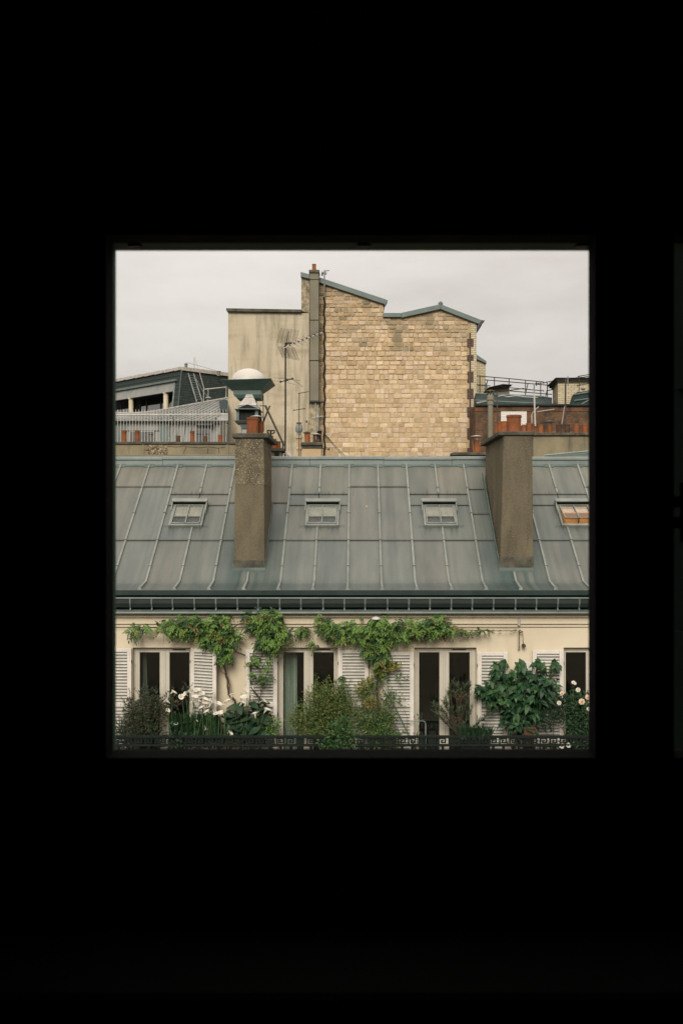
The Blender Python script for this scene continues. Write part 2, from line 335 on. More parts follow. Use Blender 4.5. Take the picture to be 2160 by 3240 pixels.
# sill boards below the window, stepping down into the room
m = MB()
for y0, y1, z in ((.74,.90,-.352), (.69,.735,-.385), (.60,.685,-.41)):
    m.box(-.62,.95,y0,y1,EYE+z-.02,EYE+z)
m.build('window_sill', M['room'], kind='structure', bevel=.004)
# casement window
cw = thing('casement_window', (0,.9,FH[2]), 'dark framed window with a square clear pane, in the black room wall', 'window')
P1 = (-.2275, .2185, EYE-.2165, EYE+.2555); P2 = (.2845, .735, EYE-.2165, EYE+.2555)
m = MB(); plate_holes(m, FH[0], FH[1], FH[2], FH[3], .912, .94, [P1, P2])
m.build('sash_frame', M['frame_green'], cw, bevel=.0015)
e = .0035
m = MB(); plate_holes(m, FH[0]-.03, FH[1]+.03, FH[2]-.03, FH[3]+.03, .885, .9115, [(-.2230,.2113,EYE-.2102,EYE+.2548), (.2812,P2[1],EYE-.2102,EYE+.2548)])
m.build('sash_moulding', M['room'], cw, bevel=.002)
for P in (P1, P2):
    MB().box(P[0]+.0005,P[1]-.0005,.9116,.9392,P[2]+.0002,P[2]+.002).build('reveal_shade_strip', M['room'], cw)  # black strip added so the bottom reveal reads as shaded
    MB().box(P[0]-.004,P[1]+.004,.9255,.9275,P[2]-.004,P[3]+.004).build('pane', M['clear'], cw)
m = MB()
for X in (-.2050, .006, .207): m.box(X-.006, X+.006, .915, .925, P1[3]-.0022, P1[3]+.001)
m.build('glazing_clip', M['black_metal'], cw)
m = MB(); X = ax(2150,.884)
m.tube([(X,.874,EYE-.018),(X,.874,EYE+.034)], .0035, 8); m.box(X-.010,X+.002,.872,.884,EYE+.012,EYE+.022); m.box(X-.010,X+.002,.872,.884,EYE-.006,EYE+.004)
m.build('bolt', M['black_metal'], cw, smooth=True)
sh = thing('window_shutter', (.76,.985,FH[2]), 'dark shutter leaf swung ajar outside the second pane at the right edge', 'shutter')
sd_ = Vector((-math.cos(math.radians(50)), math.sin(math.radians(50)), 0)); sn_ = Vector((sd_.y, -sd_.x, 0)); hg = Vector((.76,.985,0))
def leafbox(a, b, z0, z1, o0, o1):
    P_ = [hg+sd_*a+sn_*o0, hg+sd_*b+sn_*o0, hg+sd_*b+sn_*o1, hg+sd_*a+sn_*o1]
    return MB().prism([(q.x,q.y,z0) for q in P_], (0,0,z1-z0))
leafbox(.02,.55,EYE-.42,EYE+.48,0,.025).build('leaf_board', M['frame_dark'], sh, bevel=.003)
leafbox(.10,.50,EYE-.20,EYE-.15,-.012,-.001).build('cross_batten', M['frame_dark'], sh); leafbox(.10,.50,EYE+.18,EYE+.23,-.012,-.001).build('cross_batten', M['frame_dark'], sh)
leafbox(-.02,.06,EYE-.02,EYE+.02,-.008,.028).build('hinge', M['black_metal'], sh)

# ================================================================= the house across the street
YF = 23.3
house = thing('house', (0, YF, 0), 'long cream house across the street with a grey zinc roof and balcony', 'house')
HX0, HX1 = -15.0, 15.0
ZTOP = az(1935, 23.25)
def fx(x): return ax(x, YF)
Z_OPEN = az(2049, YF); Z_FLOOR = 14.15
WIN = [(420,604,(443,506),(537,600)), (879,1068,(896,961),(991,1056)), (1310,1506,(1325,1389),(1420,1485)), (1782,1968,(1788,1852),(1884,1948))]
m = MB(); plate_holes(m, HX0, HX1, 0, ZTOP, YF, YF+.35, [(fx(a), fx(b), Z_FLOOR, Z_OPEN) for a, b, *_ in WIN])
fac = m.build('wall', M['cream'], house)
m = MB(); m.box(HX0,HX0+.3,YF+.35,36,0,ZTOP); m.box(HX1-.3,HX1,YF+.35,36,0,ZTOP); m.box(HX0,HX1,36,36.3,0,21.8)
m.build('side_wall', M['cream'], house)
m = MB()  # stepped fascia under the gutter
m.box(HX0,HX1,YF-.15,YF,az(1954,YF-.15),ZTOP+.02); m.box(HX0,HX1,YF-.09,YF,az(1974.5,YF-.09),az(1954,YF-.15)-.001); m.box(HX0,HX1,YF-.04,YF,az(1984,YF-.04),az(1974.5,YF-.09)-.001)
m.build('cornice', M['cream'], house, bevel=.006)
# gutter
gut = [(23.08,18.215),(23.085,18.10),(23.13,18.01),(23.22,17.985),(23.36,18.0),(23.42,18.10),(23.42,18.33),(23.40,18.33),(23.40,18.12),(23.35,18.03),(23.22,18.015),(23.15,18.035),(23.11,18.11),(23.10,18.215)]
g = MB().extr(gut, HX0, HX1).build('gutter', M['zinc_dark'], house)
MB().tube([(HX0,23.075,18.22),(HX1,23.075,18.22)], .022, 8).build('gutter_rim', M['zinc_strap'], g, smooth=True)
MB().extr([(23.46,17.975),(22.97,17.915),(22.96,17.88),(22.975,17.88),(22.985,17.90),(23.46,17.955)], HX0, HX1).build('gutter_flashing', M['zinc_strap'], g)
b0 = None
for i in range(-13, 13):
    X = ax(1021, 23.1) + i*.4955 + R(-.012,.012)
    if b0 is None:
        k = MB(); 
        for a, b in zip([(23.055,18.225),(23.06,18.09),(23.11,17.985),(23.08,17.94)], [(23.06,18.09),(23.11,17.985),(23.08,17.94),(22.98,17.925)]):
            k.hexa([(X-.017,a[0],a[1]),(X+.017,a[0],a[1]),(X+.017,a[0]+.012,a[1]),(X-.017,a[0]+.012,a[1])],[(X-.017,b[0],b[1]),(X+.017,b[0],b[1]),(X+.017,b[0]+.012,b[1]),(X-.017,b[0]+.012,b[1])])
        b0 = k.build('bracket', M['zinc_strap'], g); bb = WL[b0]; bx = X
    else: inst(b0, bb+Vector((X-bx,0,0)), g)

# roof
TH = math.atan(.714); CT, ST = math.cos(TH), math.sin(TH); YK, ZK = 24.1, 18.51
def RP(X, s, h=0): return Vector((X, YK+CT*s-ST*h, ZK+ST*s+CT*h))
def s_at(y):  # slope distance of the roof line seen at pixel row y
    Y = 18.697/(.714+(y-1650)/F); return (Y-YK)/CT
S_R = 5.36
k0 = (23.33, 18.375)
roof = MB().extr([(k0[0],k0[1]-.03),(YK,ZK-.03),(RP(0,S_R)[1],RP(0,S_R)[2]-.03),(28.75,21.55),(31.3,21.93),(36,21.6),(36,21.2),(28.5,21.2),(24.2,18.2),(23.4,18.2)], HX0, HX1).build('roof', M['zinc_dark'], house)
MB().extr([(23.30,18.385),(23.30,18.275),(23.315,18.275),(23.315,18.37),(23.36,18.372)], HX0, HX1).build('eaves_strip', M['zinc_teal'], roof)
def seam(k): return -.229 + .8125*k
SKY_K = (-5, -1, 3, 7); CH_K = (-3, 5)
random.seed(77)
_col = [R(0,1) for _ in range(4000)]
def cnoise(x, f, o=0):
    q = x*f+1000+o*97.3; i_ = int(math.floor(q)); t_ = q-i_; t_ = t_*t_*(3-2*t_)
    return _col[i_ % 4000]*(1-t_)+_col[(i_+1) % 4000]*t_
def sm(a, b, x): t_ = max(0, min(1, (x-a)/(b-a))); return t_*t_*(3-2*t_)
CHX = ((ax(738,24.5), ax(838,24.5), 3.0), (ax(1580,24.5), ax(1687,24.5), 4.4))
def grime(X, s_, cut0):
    """weathering of the zinc: run-off streaks, drips under the skylights, verdigris round the chimneys, grime at the eaves"""
    r_ = g__ = b_ = 1.0
    k_ = (cnoise(X, 11, 1)-.5)*.22*(.5+cnoise(s_, 1.1, int(X*2))) + (cnoise(X, 31, 2)-.5)*.10; r_ += k_; g__ += k_*.9; b_ += k_*.85
    for kk in SKY_K:
        d = X-seam(kk)-{-5:-.18,-1:.12,3:-.03,7:.29}[kk]
        if abs(d) < .6:
            top = 2.34
            if s_ < top+.05:
                a_ = 0
                for c_, wd_, ln in ((-.40,.035,.62),(-.30,.028,.5),(-.05,.03,.35),(.27,.045,.66),(.40,.04,.60),(.16,.022,.3)):
                    a_ = max(a_, math.exp(-((d-c_-.03*(cnoise(s_,6,kk+9)-.5))/wd_)**2)*(1-sm(top-ln*(.7+.6*cnoise(c_,9,kk+3)), top, s_) if 0 else sm(top-ln*(.7+.6*cnoise(c_,9,kk+3)), top-.02, s_)))
                a_ = max(a_, .8*math.exp(-((s_-top+.03)/.035)**2)); r_ *= 1-.50*a_; g__ *= 1-.40*a_; b_ *= 1-.38*a_
        if abs(d) < .82 and 3.80 < s_ < 4.35:
            h_ = cnoise(X, 26, kk+20); a_ = sm(.58,.80,h_)*(1-sm(3.84, 3.90+.42*cnoise(X, 17, kk+31), s_)); r_ *= 1-.42*a_; g__ *= 1-.38*a_; b_ *= 1-.36*a_
    for x0_, x1_, smax in CHX:
        dd = max(x0_-X, X-x1_, 0)
        if s_ < smax+.6:
            a_ = math.exp(-(dd/(.50+.35*(cnoise(s_,1.7,5)-.5)))**2)*(1-sm(smax-1.0, smax+.5, s_))*(.75+.5*(cnoise(X,14,7)-.5))
            if dd == 0 and s_ < .40: a_ *= .35+.9*sm(.35,.65,cnoise(X,9,40))
            r_ *= 1-.52*a_; g__ *= 1-.36*a_; b_ *= 1-.36*a_
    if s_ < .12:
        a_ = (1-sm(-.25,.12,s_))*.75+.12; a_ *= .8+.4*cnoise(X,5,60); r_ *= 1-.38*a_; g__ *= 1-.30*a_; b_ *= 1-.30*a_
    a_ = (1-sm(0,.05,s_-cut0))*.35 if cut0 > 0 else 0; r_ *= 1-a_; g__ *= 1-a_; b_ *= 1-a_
    return r_, g__, b_
def sheet(x0, x1, s0, s1, tone, flare=False):
    g_ = .012; lo, hi = .03, .006; x0 += g_; x1 -= g_; nx_ = 30; m = MB()
    rows = []
    if flare:
        fl_ = [(23.32,18.395),(23.45,18.415),(23.6,18.438),(23.75,18.462),(23.9,18.490)]; lo = .022
        for i_, (y_, z_) in enumerate(fl_): rows.append((None, y_, z_, -.80+.16*i_))
    n_ = max(3, int((s1-s0)/.085))
    for i_ in range(n_+1): rows.append((s0+(s1-s0)*i_/n_, None, None, s0+(s1-s0)*i_/n_))
    oc = R(0,99)
    for sv, y_, z_, q_ in rows:
        for i_ in range(nx_+1):
            X = x0+(x1-x0)*i_/nx_; e_ = min(1, 4*min(i_, nx_-i_)/nx_)
            if sv is None: P_ = Vector((X, y_, z_))
            else:
                f_ = (sv-s0)/(s1-s0); can = .006*e_*math.sin(math.pi*f_)*(cnoise(sv*1.0, 2.2, oc)+cnoise(X, 3, oc+5)-1)
                P_ = RP(X, sv, lo+(hi-lo)*f_+can)
            c_ = grime(X, q_, s0); m.v.append(tuple(P_)); m.c.append(tuple(a*b for a, b in zip(c_, tone)))
    for j_ in range(len(rows)-1):
        for i_ in range(nx_): o_ = j_*(nx_+1)+i_; m.f.append((o_, o_+1, o_+nx_+2, o_+nx_+1))
    dk = tuple(a*.55 for a in tone)
    if flare: m.add([(x0,23.32,18.375),(x1,23.32,18.375),(x1,23.32,18.395),(x0,23.32,18.395)], [(0,1,2,3)], dk)
    else: m.add([RP(x0,s0,-.01),RP(x1,s0,-.01),RP(x1,s0,lo),RP(x0,s0,lo)], [(0,1,2,3)], dk)
    return m.build('zinc_sheet', M['zinc'], roof, smooth=True, recalc=False)
for k in range(-9, 9):
    a, b = seam(k), seam(k+1)
    near_ch = k in (-4,-3,4,5); near_sky = any(k in (q-1,q) for q in SKY_K)
    cuts = [0, 1.696, 4.18, S_R]
    if near_sky: cuts = [0, 1.696, 3.28, 3.81, S_R]
    if near_ch: cuts = [0, 1.696, 2.87, 4.05, S_R] if k > 0 else [0, 1.696, 3.40, S_R]
    for i, (p, q) in enumerate(zip(cuts, cuts[1:])):
        top = i == len(cuts)-2
        mt = random.choice([(1.03,1.0,.95),(.95,.985,.98),(.98,1,.97),(.90,.95,.945),(1.0,.985,.95)])
        if top: mt = tuple(q_*f_ for q_, f_ in zip(mt, (1.12,1.06,.98)))
        sheet(a, b, p + R(-.006,.006)*(i>0), q-.007*(not top), mt, flare=(i==0))
for x0, x1 in ((HX0, seam(-9)-.02), (seam(9)+.02, HX1)):
    m = MB(); m.add([(x0,23.33,18.385),(x1,23.33,18.385),(x1,YK,ZK),(x0,YK,ZK)], [(0,1,2,3)], (1,1,1)); m.add([RP(x0,0,.0),RP(x1,0,.0),RP(x1,S_R,0),RP(x0,S_R,0)], [(0,1,2,3)], (1,1,1))
    m.build('zinc_sheet', M['zinc'], roof)
def batten(k, s0, s1, foot):
    X = seam(k); m = MB()
    cuts = [s0] + [q for q in (.62, 1.70, 2.9, 4.12) if s0+.15 < q < s1-.15] + [s1]
    for i, (p, q) in enumerate(zip(cuts, cuts[1:])):
        wd = .030; h0, h1 = .066, .054          # each cap laps over the one below
        m.hexa([RP(X-wd-.004,p,-.01),RP(X+wd+.004,p,-.01),RP(X+wd-.006,p,h0),RP(X-wd+.006,p,h0)], [RP(X-wd,q,-.01),RP(X+wd,q,-.01),RP(X+wd-.008,q,h1),RP(X-wd+.008,q,h1)])
        if i: m.hexa([RP(X-.042,p-.012,-.01),RP(X+.042,p-.012,-.01),RP(X+.034,p-.012,.075),RP(X-.034,p-.012,.075)], [RP(X-.040,p+.012,-.01),RP(X+.040,p+.012,-.01),RP(X+.032,p+.012,.070),RP(X-.032,p+.012,.070)])
    if foot:
        a, b = (YK,ZK), (23.36,18.40)
        m.hexa([(X-.034,b[0],b[1]-.02),(X+.034,b[0],b[1]-.02),(X+.026,b[0]+.02,b[1]+.055),(X-.026,b[0]+.02,b[1]+.055)], [(X-.031,a[0],a[1]-.02),(X+.031,a[0],a[1]-.02),(X+.024,a[0]-.03,a[1]+.06),(X-.024,a[0]-.03,a[1]+.06)])
        m.hexa([(X-.055,b[0]-.02,b[1]-.01),(X+.055,b[0]-.02,b[1]-.01),(X+.02,b[0]-.015,b[1]+.075),(X-.02,b[0]-.015,b[1]+.075)], [(X-.05,b[0]+.06,b[1]-.01),(X+.05,b[0]+.06,b[1]-.01),(X+.02,b[0]+.05,b[1]+.075),(X-.02,b[0]+.05,b[1]+.075)])
    else:
        m.lathe([(.034,0),(.034,.05)], RP(X,s0,.01), 8)
    m.build('batten', M['zinc_batten'], roof)
for k in range(-9, 10):
    if k in SKY_K: batten(k, 0, s_at(1668)-.02, True); batten(k, s_at(1566)+.06, S_R-.03, False)
    elif k in CH_K: batten(k, 0, .38, True)
    else: batten(k, 0, S_R-.03, True)
# ridge: flashing, upright face and rolled cap, in lengths
xs = [HX0, -7.4, -5.55, -3.4, -1.35, .75, 2.7, 4.75, 6.6, HX1]
for a, b in zip(xs, xs[1:]):
    Y0 = RP(0,S_R)[1]; Z0 = RP(0,S_R)[2]; j = R(-.008,.008)
    MB().extr([(Y0-.12,Z0-.055),(Y0-.03,Z0+.0),(Y0,Z0+.155+j),(Y0+.35,Z0+.1),(Y0+.3,Z0-.2)], a+.004, b-.004).build('ridge_board', M['zinc_ridge'], roof)
    MB().extr([(Y0-.045,Z0+.145+j),(Y0-.045,Z0+.205+j),(Y0-.02,Z0+.235+j),(Y0+.3,Z0+.235),(Y0+.3,Z0+.145)], a+.002, b-.002).build('ridge_cap', M['zinc_ridge_top'], roof)
# saddle pieces round the batten tops
m = MB()
for k in range(-9, 10):
    if k in CH_K: continue
    X = seam(k); m.hexa([RP(X-.13,S_R-.16,.012),RP(X+.13,S_R-.16,.012),RP(X+.13,S_R-.16,.03),RP(X-.13,S_R-.16,.03)], [RP(X-.13,S_R+.02,.012),RP(X+.13,S_R+.02,.012),RP(X+.13,S_R+.02,.03),RP(X-.13,S_R+.02,.03)])
m.build('saddle_flashing', M['zinc_ridge'], roof, kind='stuff')
# upper roof behind the ridge with short battens
for i in range(-9, 9):
    m = MB(); X = i*.80+.1
    if abs(X+2.7) < .5 or 3.4 < X < 4.4: continue
    m.hexa([(X-.03,28.8,21.56),(X+.03,28.8,21.56),(X+.02,28.8,21.63),(X-.02,28.8,21.63)], [(X-.03,30.9,21.86),(X+.03,30.9,21.86),(X+.02,30.9,21.93),(X-.02,30.9,21.93)])
    m.build('upper_batten', M['zinc_ridge'], roof)
def hatch(x0, x1, Y):
    m = MB(); Z = 21.56+(Y-28.8)*.143
    m.box(ax(x0,Y),ax(x1,Y),Y,Y+.55,Z,Z+.10); m.box(ax(x0,Y)-.03,ax(x1,Y)+.03,Y-.03,Y+.58,Z+.101,Z+.125)
    m.build('roof_hatch', M['zinc_ridge'], roof, bevel=.006)
hatch(384,478,29.9); hatch(1050,1168,29.9); hatch(1270,1330,30.0); hatch(1690,1708,30)
# skylights
def skylight(k, tilt=0.0, wood_lined=False):
    X = seam(k)+{-5:-.18,-1:.12,3:-.03,7:.29}[k]; s0, s1 = s_at(1673)+.02, s_at(1606); wd = .44
    m = MB(); h = .11
    def bar(xa, xb, sa, sb, ha, hb, hc=None):
        hc = hb if hc is None else hc
        m.hexa([RP(xa,sa,ha),RP(xb,sa,ha),RP(xb,sa,hb),RP(xa,sa,hb)], [RP(xa,sb,ha),RP(xb,sb,ha),RP(xb,sb,hc),RP(xa,sb,hc)])
    bar(X-wd,X-wd+.06,s0,s1,0,h); bar(X+wd-.06,X+wd,s0,s1,0,h); bar(X-wd+.06,X+wd-.06,s0,s0+.08,0,h-.002); bar(X-wd+.06,X+wd-.06,s1-.10,s1,0,h-.002)
    sk = m.build('skylight', M['zinc_batten'], roof, bevel=.008)
    m = MB(); bar(X-wd-.03,X+wd+.03,s1-.03,s1+.11,h+.09,h+.12)
    for X_ in (X-wd-.03, X+wd+.0): m.prism([RP(X_,s1-.34,.01),RP(X_,s1+.11,.01),RP(X_,s1+.11,h+.089),RP(X_,s1-.03,h+.089),RP(X_,s1-.30,h+.03)], (.03,0,0))
    m.build('hood', M['zinc_batten'], sk, bevel=.004)
    m = MB(); bar(X-wd,X+wd,s1+.02,s1+.10,0,h+.088); m.build('hood_shade_back', M['zinc_dark'], sk)  # dark back stands in for the shade under the hood
    # sash bars and two panes, hinged along the top
    a0, a1 = s0+.06, s1-.06
    def H(s, e): return h+.004+e+(a1-s)*tilt
    for xa, xb in ((X-.377,X-.351),(X+.351,X+.377),(X-.014,X+.014)):
        MB().hexa([RP(xa,a0,H(a0,0)),RP(xb,a0,H(a0,0)),RP(xb,a0,H(a0,.03)),RP(xa,a0,H(a0,.03))], [RP(xa,a1,H(a1,0)),RP(xb,a1,H(a1,0)),RP(xb,a1,H(a1,.03)),RP(xa,a1,H(a1,.03))]).build('glazing_bar', M['zinc_batten'], sk)
    for s_ in (a0, a1-.03):
        MB().hexa([RP(X-.351,s_,H(s_,0)),RP(X+.351,s_,H(s_,0)),RP(X+.351,s_,H(s_,.022)),RP(X-.351,s_,H(s_,.022))], [RP(X-.351,s_+.03,H(s_+.03,0)),RP(X+.351,s_+.03,H(s_+.03,0)),RP(X+.351,s_+.03,H(s_+.03,.022)),RP(X-.351,s_+.03,H(s_+.03,.022))]).build('sash_rail', M['zinc_batten'] if s_ > a0 else M['grey_metal'], sk)
    for xa, xb in ((X-.351,X-.014),(X+.014,X+.351)):
        m = MB(); m.hexa([RP(xa,a0+.03,H(a0,.008)),RP(xb,a0+.03,H(a0,.008)),RP(xb,a0+.03,H(a0,.012)),RP(xa,a0+.03,H(a0,.012))], [RP(xa,a1-.03,H(a1,.008)),RP(xb,a1-.03,H(a1,.008)),RP(xb,a1-.03,H(a1,.012)),RP(xa,a1-.03,H(a1,.012))])
        m.build('pane', M['sky_glass'], sk)
    # lining just below the glass: pale blind above, dark panel painting the unlit well below
    m = MB(); sm = a0+(a1-a0)*(.44 if not wood_lined else .36)
    m.hexa([RP(X-.363,sm,.075),RP(X+.363,sm,.075),RP(X+.363,sm,.085),RP(X-.363,sm,.085)], [RP(X-.363,a1,.088),RP(X+.363,a1,.088),RP(X+.363,a1,.097),RP(X-.363,a1,.097)])
    m.build('blind', M['pink_blind' if wood_lined else 'blind'], sk)
    if not wood_lined: m = MB(); bar(X-.363,X+.363,s0+.075,sm,.03,.045); m.build('well_shade_panel', M['zinc_dark'], sk)
    if wood_lined:
        m = MB(); bar(X-.383,X-.363,s0+.085,s1-.1,.035,h+.10,h+.01); bar(X+.363,X+.383,s0+.085,s1-.1,.035,h+.10,h+.01); bar(X-.363,X+.363,s0+.36,s0+.39,.035,h+.12); bar(X-.363,X+.363,s0+.085,s0+.36,.032,.042)
        m.build('wood_lining', M['orange_wood'], sk)
        MB().hexa([RP(X-.01,s0+.075,h),RP(X+.01,s0+.075,h),RP(X+.01,s0+.09,h),RP(X-.01,s0+.09,h)],[RP(X-.01,s0+.075,H(a0,0)),RP(X+.01,s0+.075,H(a0,0)),RP(X+.01,s0+.09,H(a0,0)),RP(X-.01,s0+.09,H(a0,0))]).build('stay', M['black_metal'], sk)
    return sk
for k in SKY_K: skylight(k, .20 if k == 7 else 0.0, k == 7)  # the last one has an orange wood lining and a pink blind
# chimneys that stand in the slope
def pot(parent, x0, x1, yt, yb, Y, dark=False, n=16):
    X0, X1 = ax(x0,Y), ax(x1,Y); r = (X1-X0)/2; zb, zt = az(yb,Y), az(yt,Y); h = zt-zb
    m = MB(); m.lathe([(r*.97,-.02),(r*.96,h*.1),(r*.90,h*.5),(r*.93,h*.86),(r,h*.88),(r,h),(r*.80,h),(r*.78,h*.5)], ((X0+X1)/2, Y+r, zb), n)
    return m.build('chimney_pot', M['terracotta_dark' if dark else 'terracotta'], parent, smooth=True)
def pot_hat(parent, x0, x1, yt, Y, zleg, mat='grey_metal', dep=None):
    X0, X1 = ax(x0,Y), ax(x1,Y); c = (X0+X1)/2; r = (X1-X0)/2; z = az(yt,Y); yc = Y+(dep or r*.6)
    m = MB(); m.lathe([(r*.98,-.035),(r,-.03),(r*.5,.0),(.02,.02),(.02,.0),(r*.5,-.02)], (c, yc, z), 14)
    for q in (.5,2.6,4.7): m.tube([(c+r*.55*math.cos(q),yc+r*.55*math.sin(q),z-.02),(c+r*.45*math.cos(q),yc+r*.45*math.sin(q),zleg)], .008, 5)
    return m.build('pot_hat', M[mat], parent, smooth=True)
# left stack
def battered(x0b, x1b, zb, x0t, x1t, zt, yf, yb, c=None):
    return MB().hexa([(x0b,yf,zb),(x1b,yf,zb),(x1b,yb,zb),(x0b,yb,zb)], [(x0t,yf,zt),(x1t,yf,zt),(x1t,yb,zt),(x0t,yb,zt)])
Yc = 24.5
c1 = battered(ax(738,Yc),ax(838,Yc),az(1806,Yc)-.3,ax(746,Yc),ax(834,Yc),az(1386,Yc),Yc,26.65).build('chimney', M['pebble'], house, bevel=.012)
zu0, zu1 = az(1534,Yc), az(1386,Yc); zb0 = az(1806,Yc)-.3
def _lat(xb, xt, z, o): return ax(xb,Yc)+(ax(xt,Yc)-ax(xb,Yc))*(z-zb0)/(zu1-zb0)+o
MB().hexa([(_lat(738,746,zu0,-.005),Yc-.006,zu0),(_lat(838,834,zu0,.005),Yc-.006,zu0),(_lat(838,834,zu0,.005),26.66,zu0),(_lat(738,746,zu0,-.005),26.66,zu0)],
          [(_lat(738,746,zu1,-.005),Yc-.006,zu1),(_lat(838,834,zu1,.005),Yc-.006,zu1),(_lat(838,834,zu1,.005),26.66,zu1),(_lat(738,746,zu1,-.005),26.66,zu1)]).build('upper_render', M['pebble_coarse'], c1, bevel=.004)
MB().box(ax(735,Yc),ax(842,Yc)+.07,Yc-.06,26.9,az(1386,Yc)+.001,az(1371,Yc)).build('chimney_cap', M['concrete'], c1, bevel=.015)
def foot(c, x0, x1, yf, yb, y0, y1=1797):
    e_ = .012; Z1, Z0 = az(y0,yf), az(y1,yf)
    m = MB(); m.hexa([(x0-e_,yf-e_,Z0-.3),(x1+e_,yf-e_,Z0-.3),(x1+e_,yf+.5,Z0-.3),(x0-e_,yf+.5,Z0-.3)],[(x0-e_+.004,yf-e_,Z1),(x1+e_-.004,yf-e_,Z1),(x1+e_-.004,yf+.5,Z1),(x0-e_+.004,yf+.5,Z1)])
    m.build('foot_band', M['concrete'], c, bevel=.012)
def apron(c, x0, x1, yf, yb, y0=1796, y1=1811):
    m = MB(); Z = az(y1,yf)
    m.box(x0-.02,x1+.02,yf-.03,yf-.003,Z,az(y0,yf))
    for X in (x0-.012, x1-.008):
        m.prism([(X,yf+.004,Z+.02),(X,yb,Z+(yb-yf)*.714),(X,yb,Z+(yb-yf)*.714+.26),(X,yf+.02,az(y0,yf)+.10),(X,yf+.004,az(y0,yf)+.02)], (.02,0,0))
    m.build('apron_flashing', M['zinc_ridge'], c)
foot(c1, ax(738.6,Yc), ax(837.4,Yc), Yc, 26.65, 1772)
apron(c1, ax(738,Yc), ax(838,Yc), Yc, 26.65)
pot(c1,777,817,1320,1372,25.2); pot(c1,815,833,1333,1371,25.7); pot_hat(c1,787,832,1314,25.5,az(1330,25.5),'pale_metal')
pot(c1,812,826,1336,1371,26.2)
# right stack
c2 = battered(ax(1580,Yc),ax(1687,Yc),az(1806,Yc)-.3,ax(1592,Yc),ax(1682,Yc),az(1378,Yc),Yc,27.85).build('chimney', M['pebble'], house, bevel=.012)
MB().box(ax(1583,Yc)-.06,ax(1688,Yc),Yc-.05,28.1,az(1378,Yc)+.001,az(1365,Yc)).build('chimney_cap', M['concrete'], c2, bevel=.015)
foot(c2, ax(1580.6,Yc), ax(1686.4,Yc), Yc, 27.85, 1761)
apron(c2, ax(1580,Yc), ax(1687,Yc), Yc, 27.85)
pot(c2,1604,1653,1312,1367,24.75,n=24); pot(c2,1584,1606,1332,1368,25.8); pot(c2,1572,1590,1334,1369,26.6); pot(c2,1566,1579,1343,1370,27.4)
pot(c2,1650,1664,1343,1368,25.9); pot(c2,1664,1683,1338,1367,25.0); pot(c2,1681,1692,1341,1369,27.2)

# french windows
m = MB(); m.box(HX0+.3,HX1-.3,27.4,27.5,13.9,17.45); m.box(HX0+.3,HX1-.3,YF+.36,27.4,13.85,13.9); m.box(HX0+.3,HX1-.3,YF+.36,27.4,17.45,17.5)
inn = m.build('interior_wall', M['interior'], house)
for i, (a, b, g1, g2) in enumerate(WIN):
    yj, yk = YF+.13, YF+.19; zb = Z_FLOOR+.12
    A = lambda x: ax(x, yj)
    zt = az(2064, yj)
    m = MB(); XL, XR = fx(a)+.003, fx(b)-.003
    gl = [(A(g1[0]),A(g1[1])),(A(g2[0]),A(g2[1]))]
    m.box(XL, gl[0][0]-.045, yj, yk, Z_FLOOR, Z_OPEN-.003); m.box(gl[1][1]+.045, XR, yj, yk, Z_FLOOR, Z_OPEN-.003)
    m.box(gl[0][0]-.045, gl[1][1]+.045, yj, yk, zt+.045, Z_OPEN-.003); m.box(gl[0][0]-.045, gl[1][1]+.045, yj, yk, Z_FLOOR, zb-.05)
    wn = m.build('window', M['joinery'], house, bevel=.006)
    mid = (gl[0][1]+gl[1][0])/2
    for (p, q), (l, r) in zip(gl, ((gl[0][0]-.043, mid-.006), (mid+.006, gl[1][1]+.043))):
        m = MB(); y2 = yj-.014; ml = MB()
        m.box(l,p,y2,yk-.01,zb-.048,zt+.043); m.box(q,r,y2,yk-.01,zb-.048,zt+.043); m.box(p,q,y2,yk-.01,zt,zt+.043); m.box(p,q,y2,yk-.01,zb-.048,zb)
        m.build('sash', M['joinery'], wn, bevel=.007)
        MB().box(p-.004,q+.004,yj+.02,yj+.026,zb-.004,zt+.004).build('pane', M['glass'], wn)
    MB().box(mid-.022,mid+.022,yj-.03,yj-.015,zb-.04,zt+.04).build('cover_strip', M['joinery'], wn, bevel=.006)
    if i < 3: MB().box(gl[1][0]+.07,gl[1][1]-.09,yj-.016,yj-.001,zt+.052,zt+.072).build('vent_grille', M['black_metal'], wn)
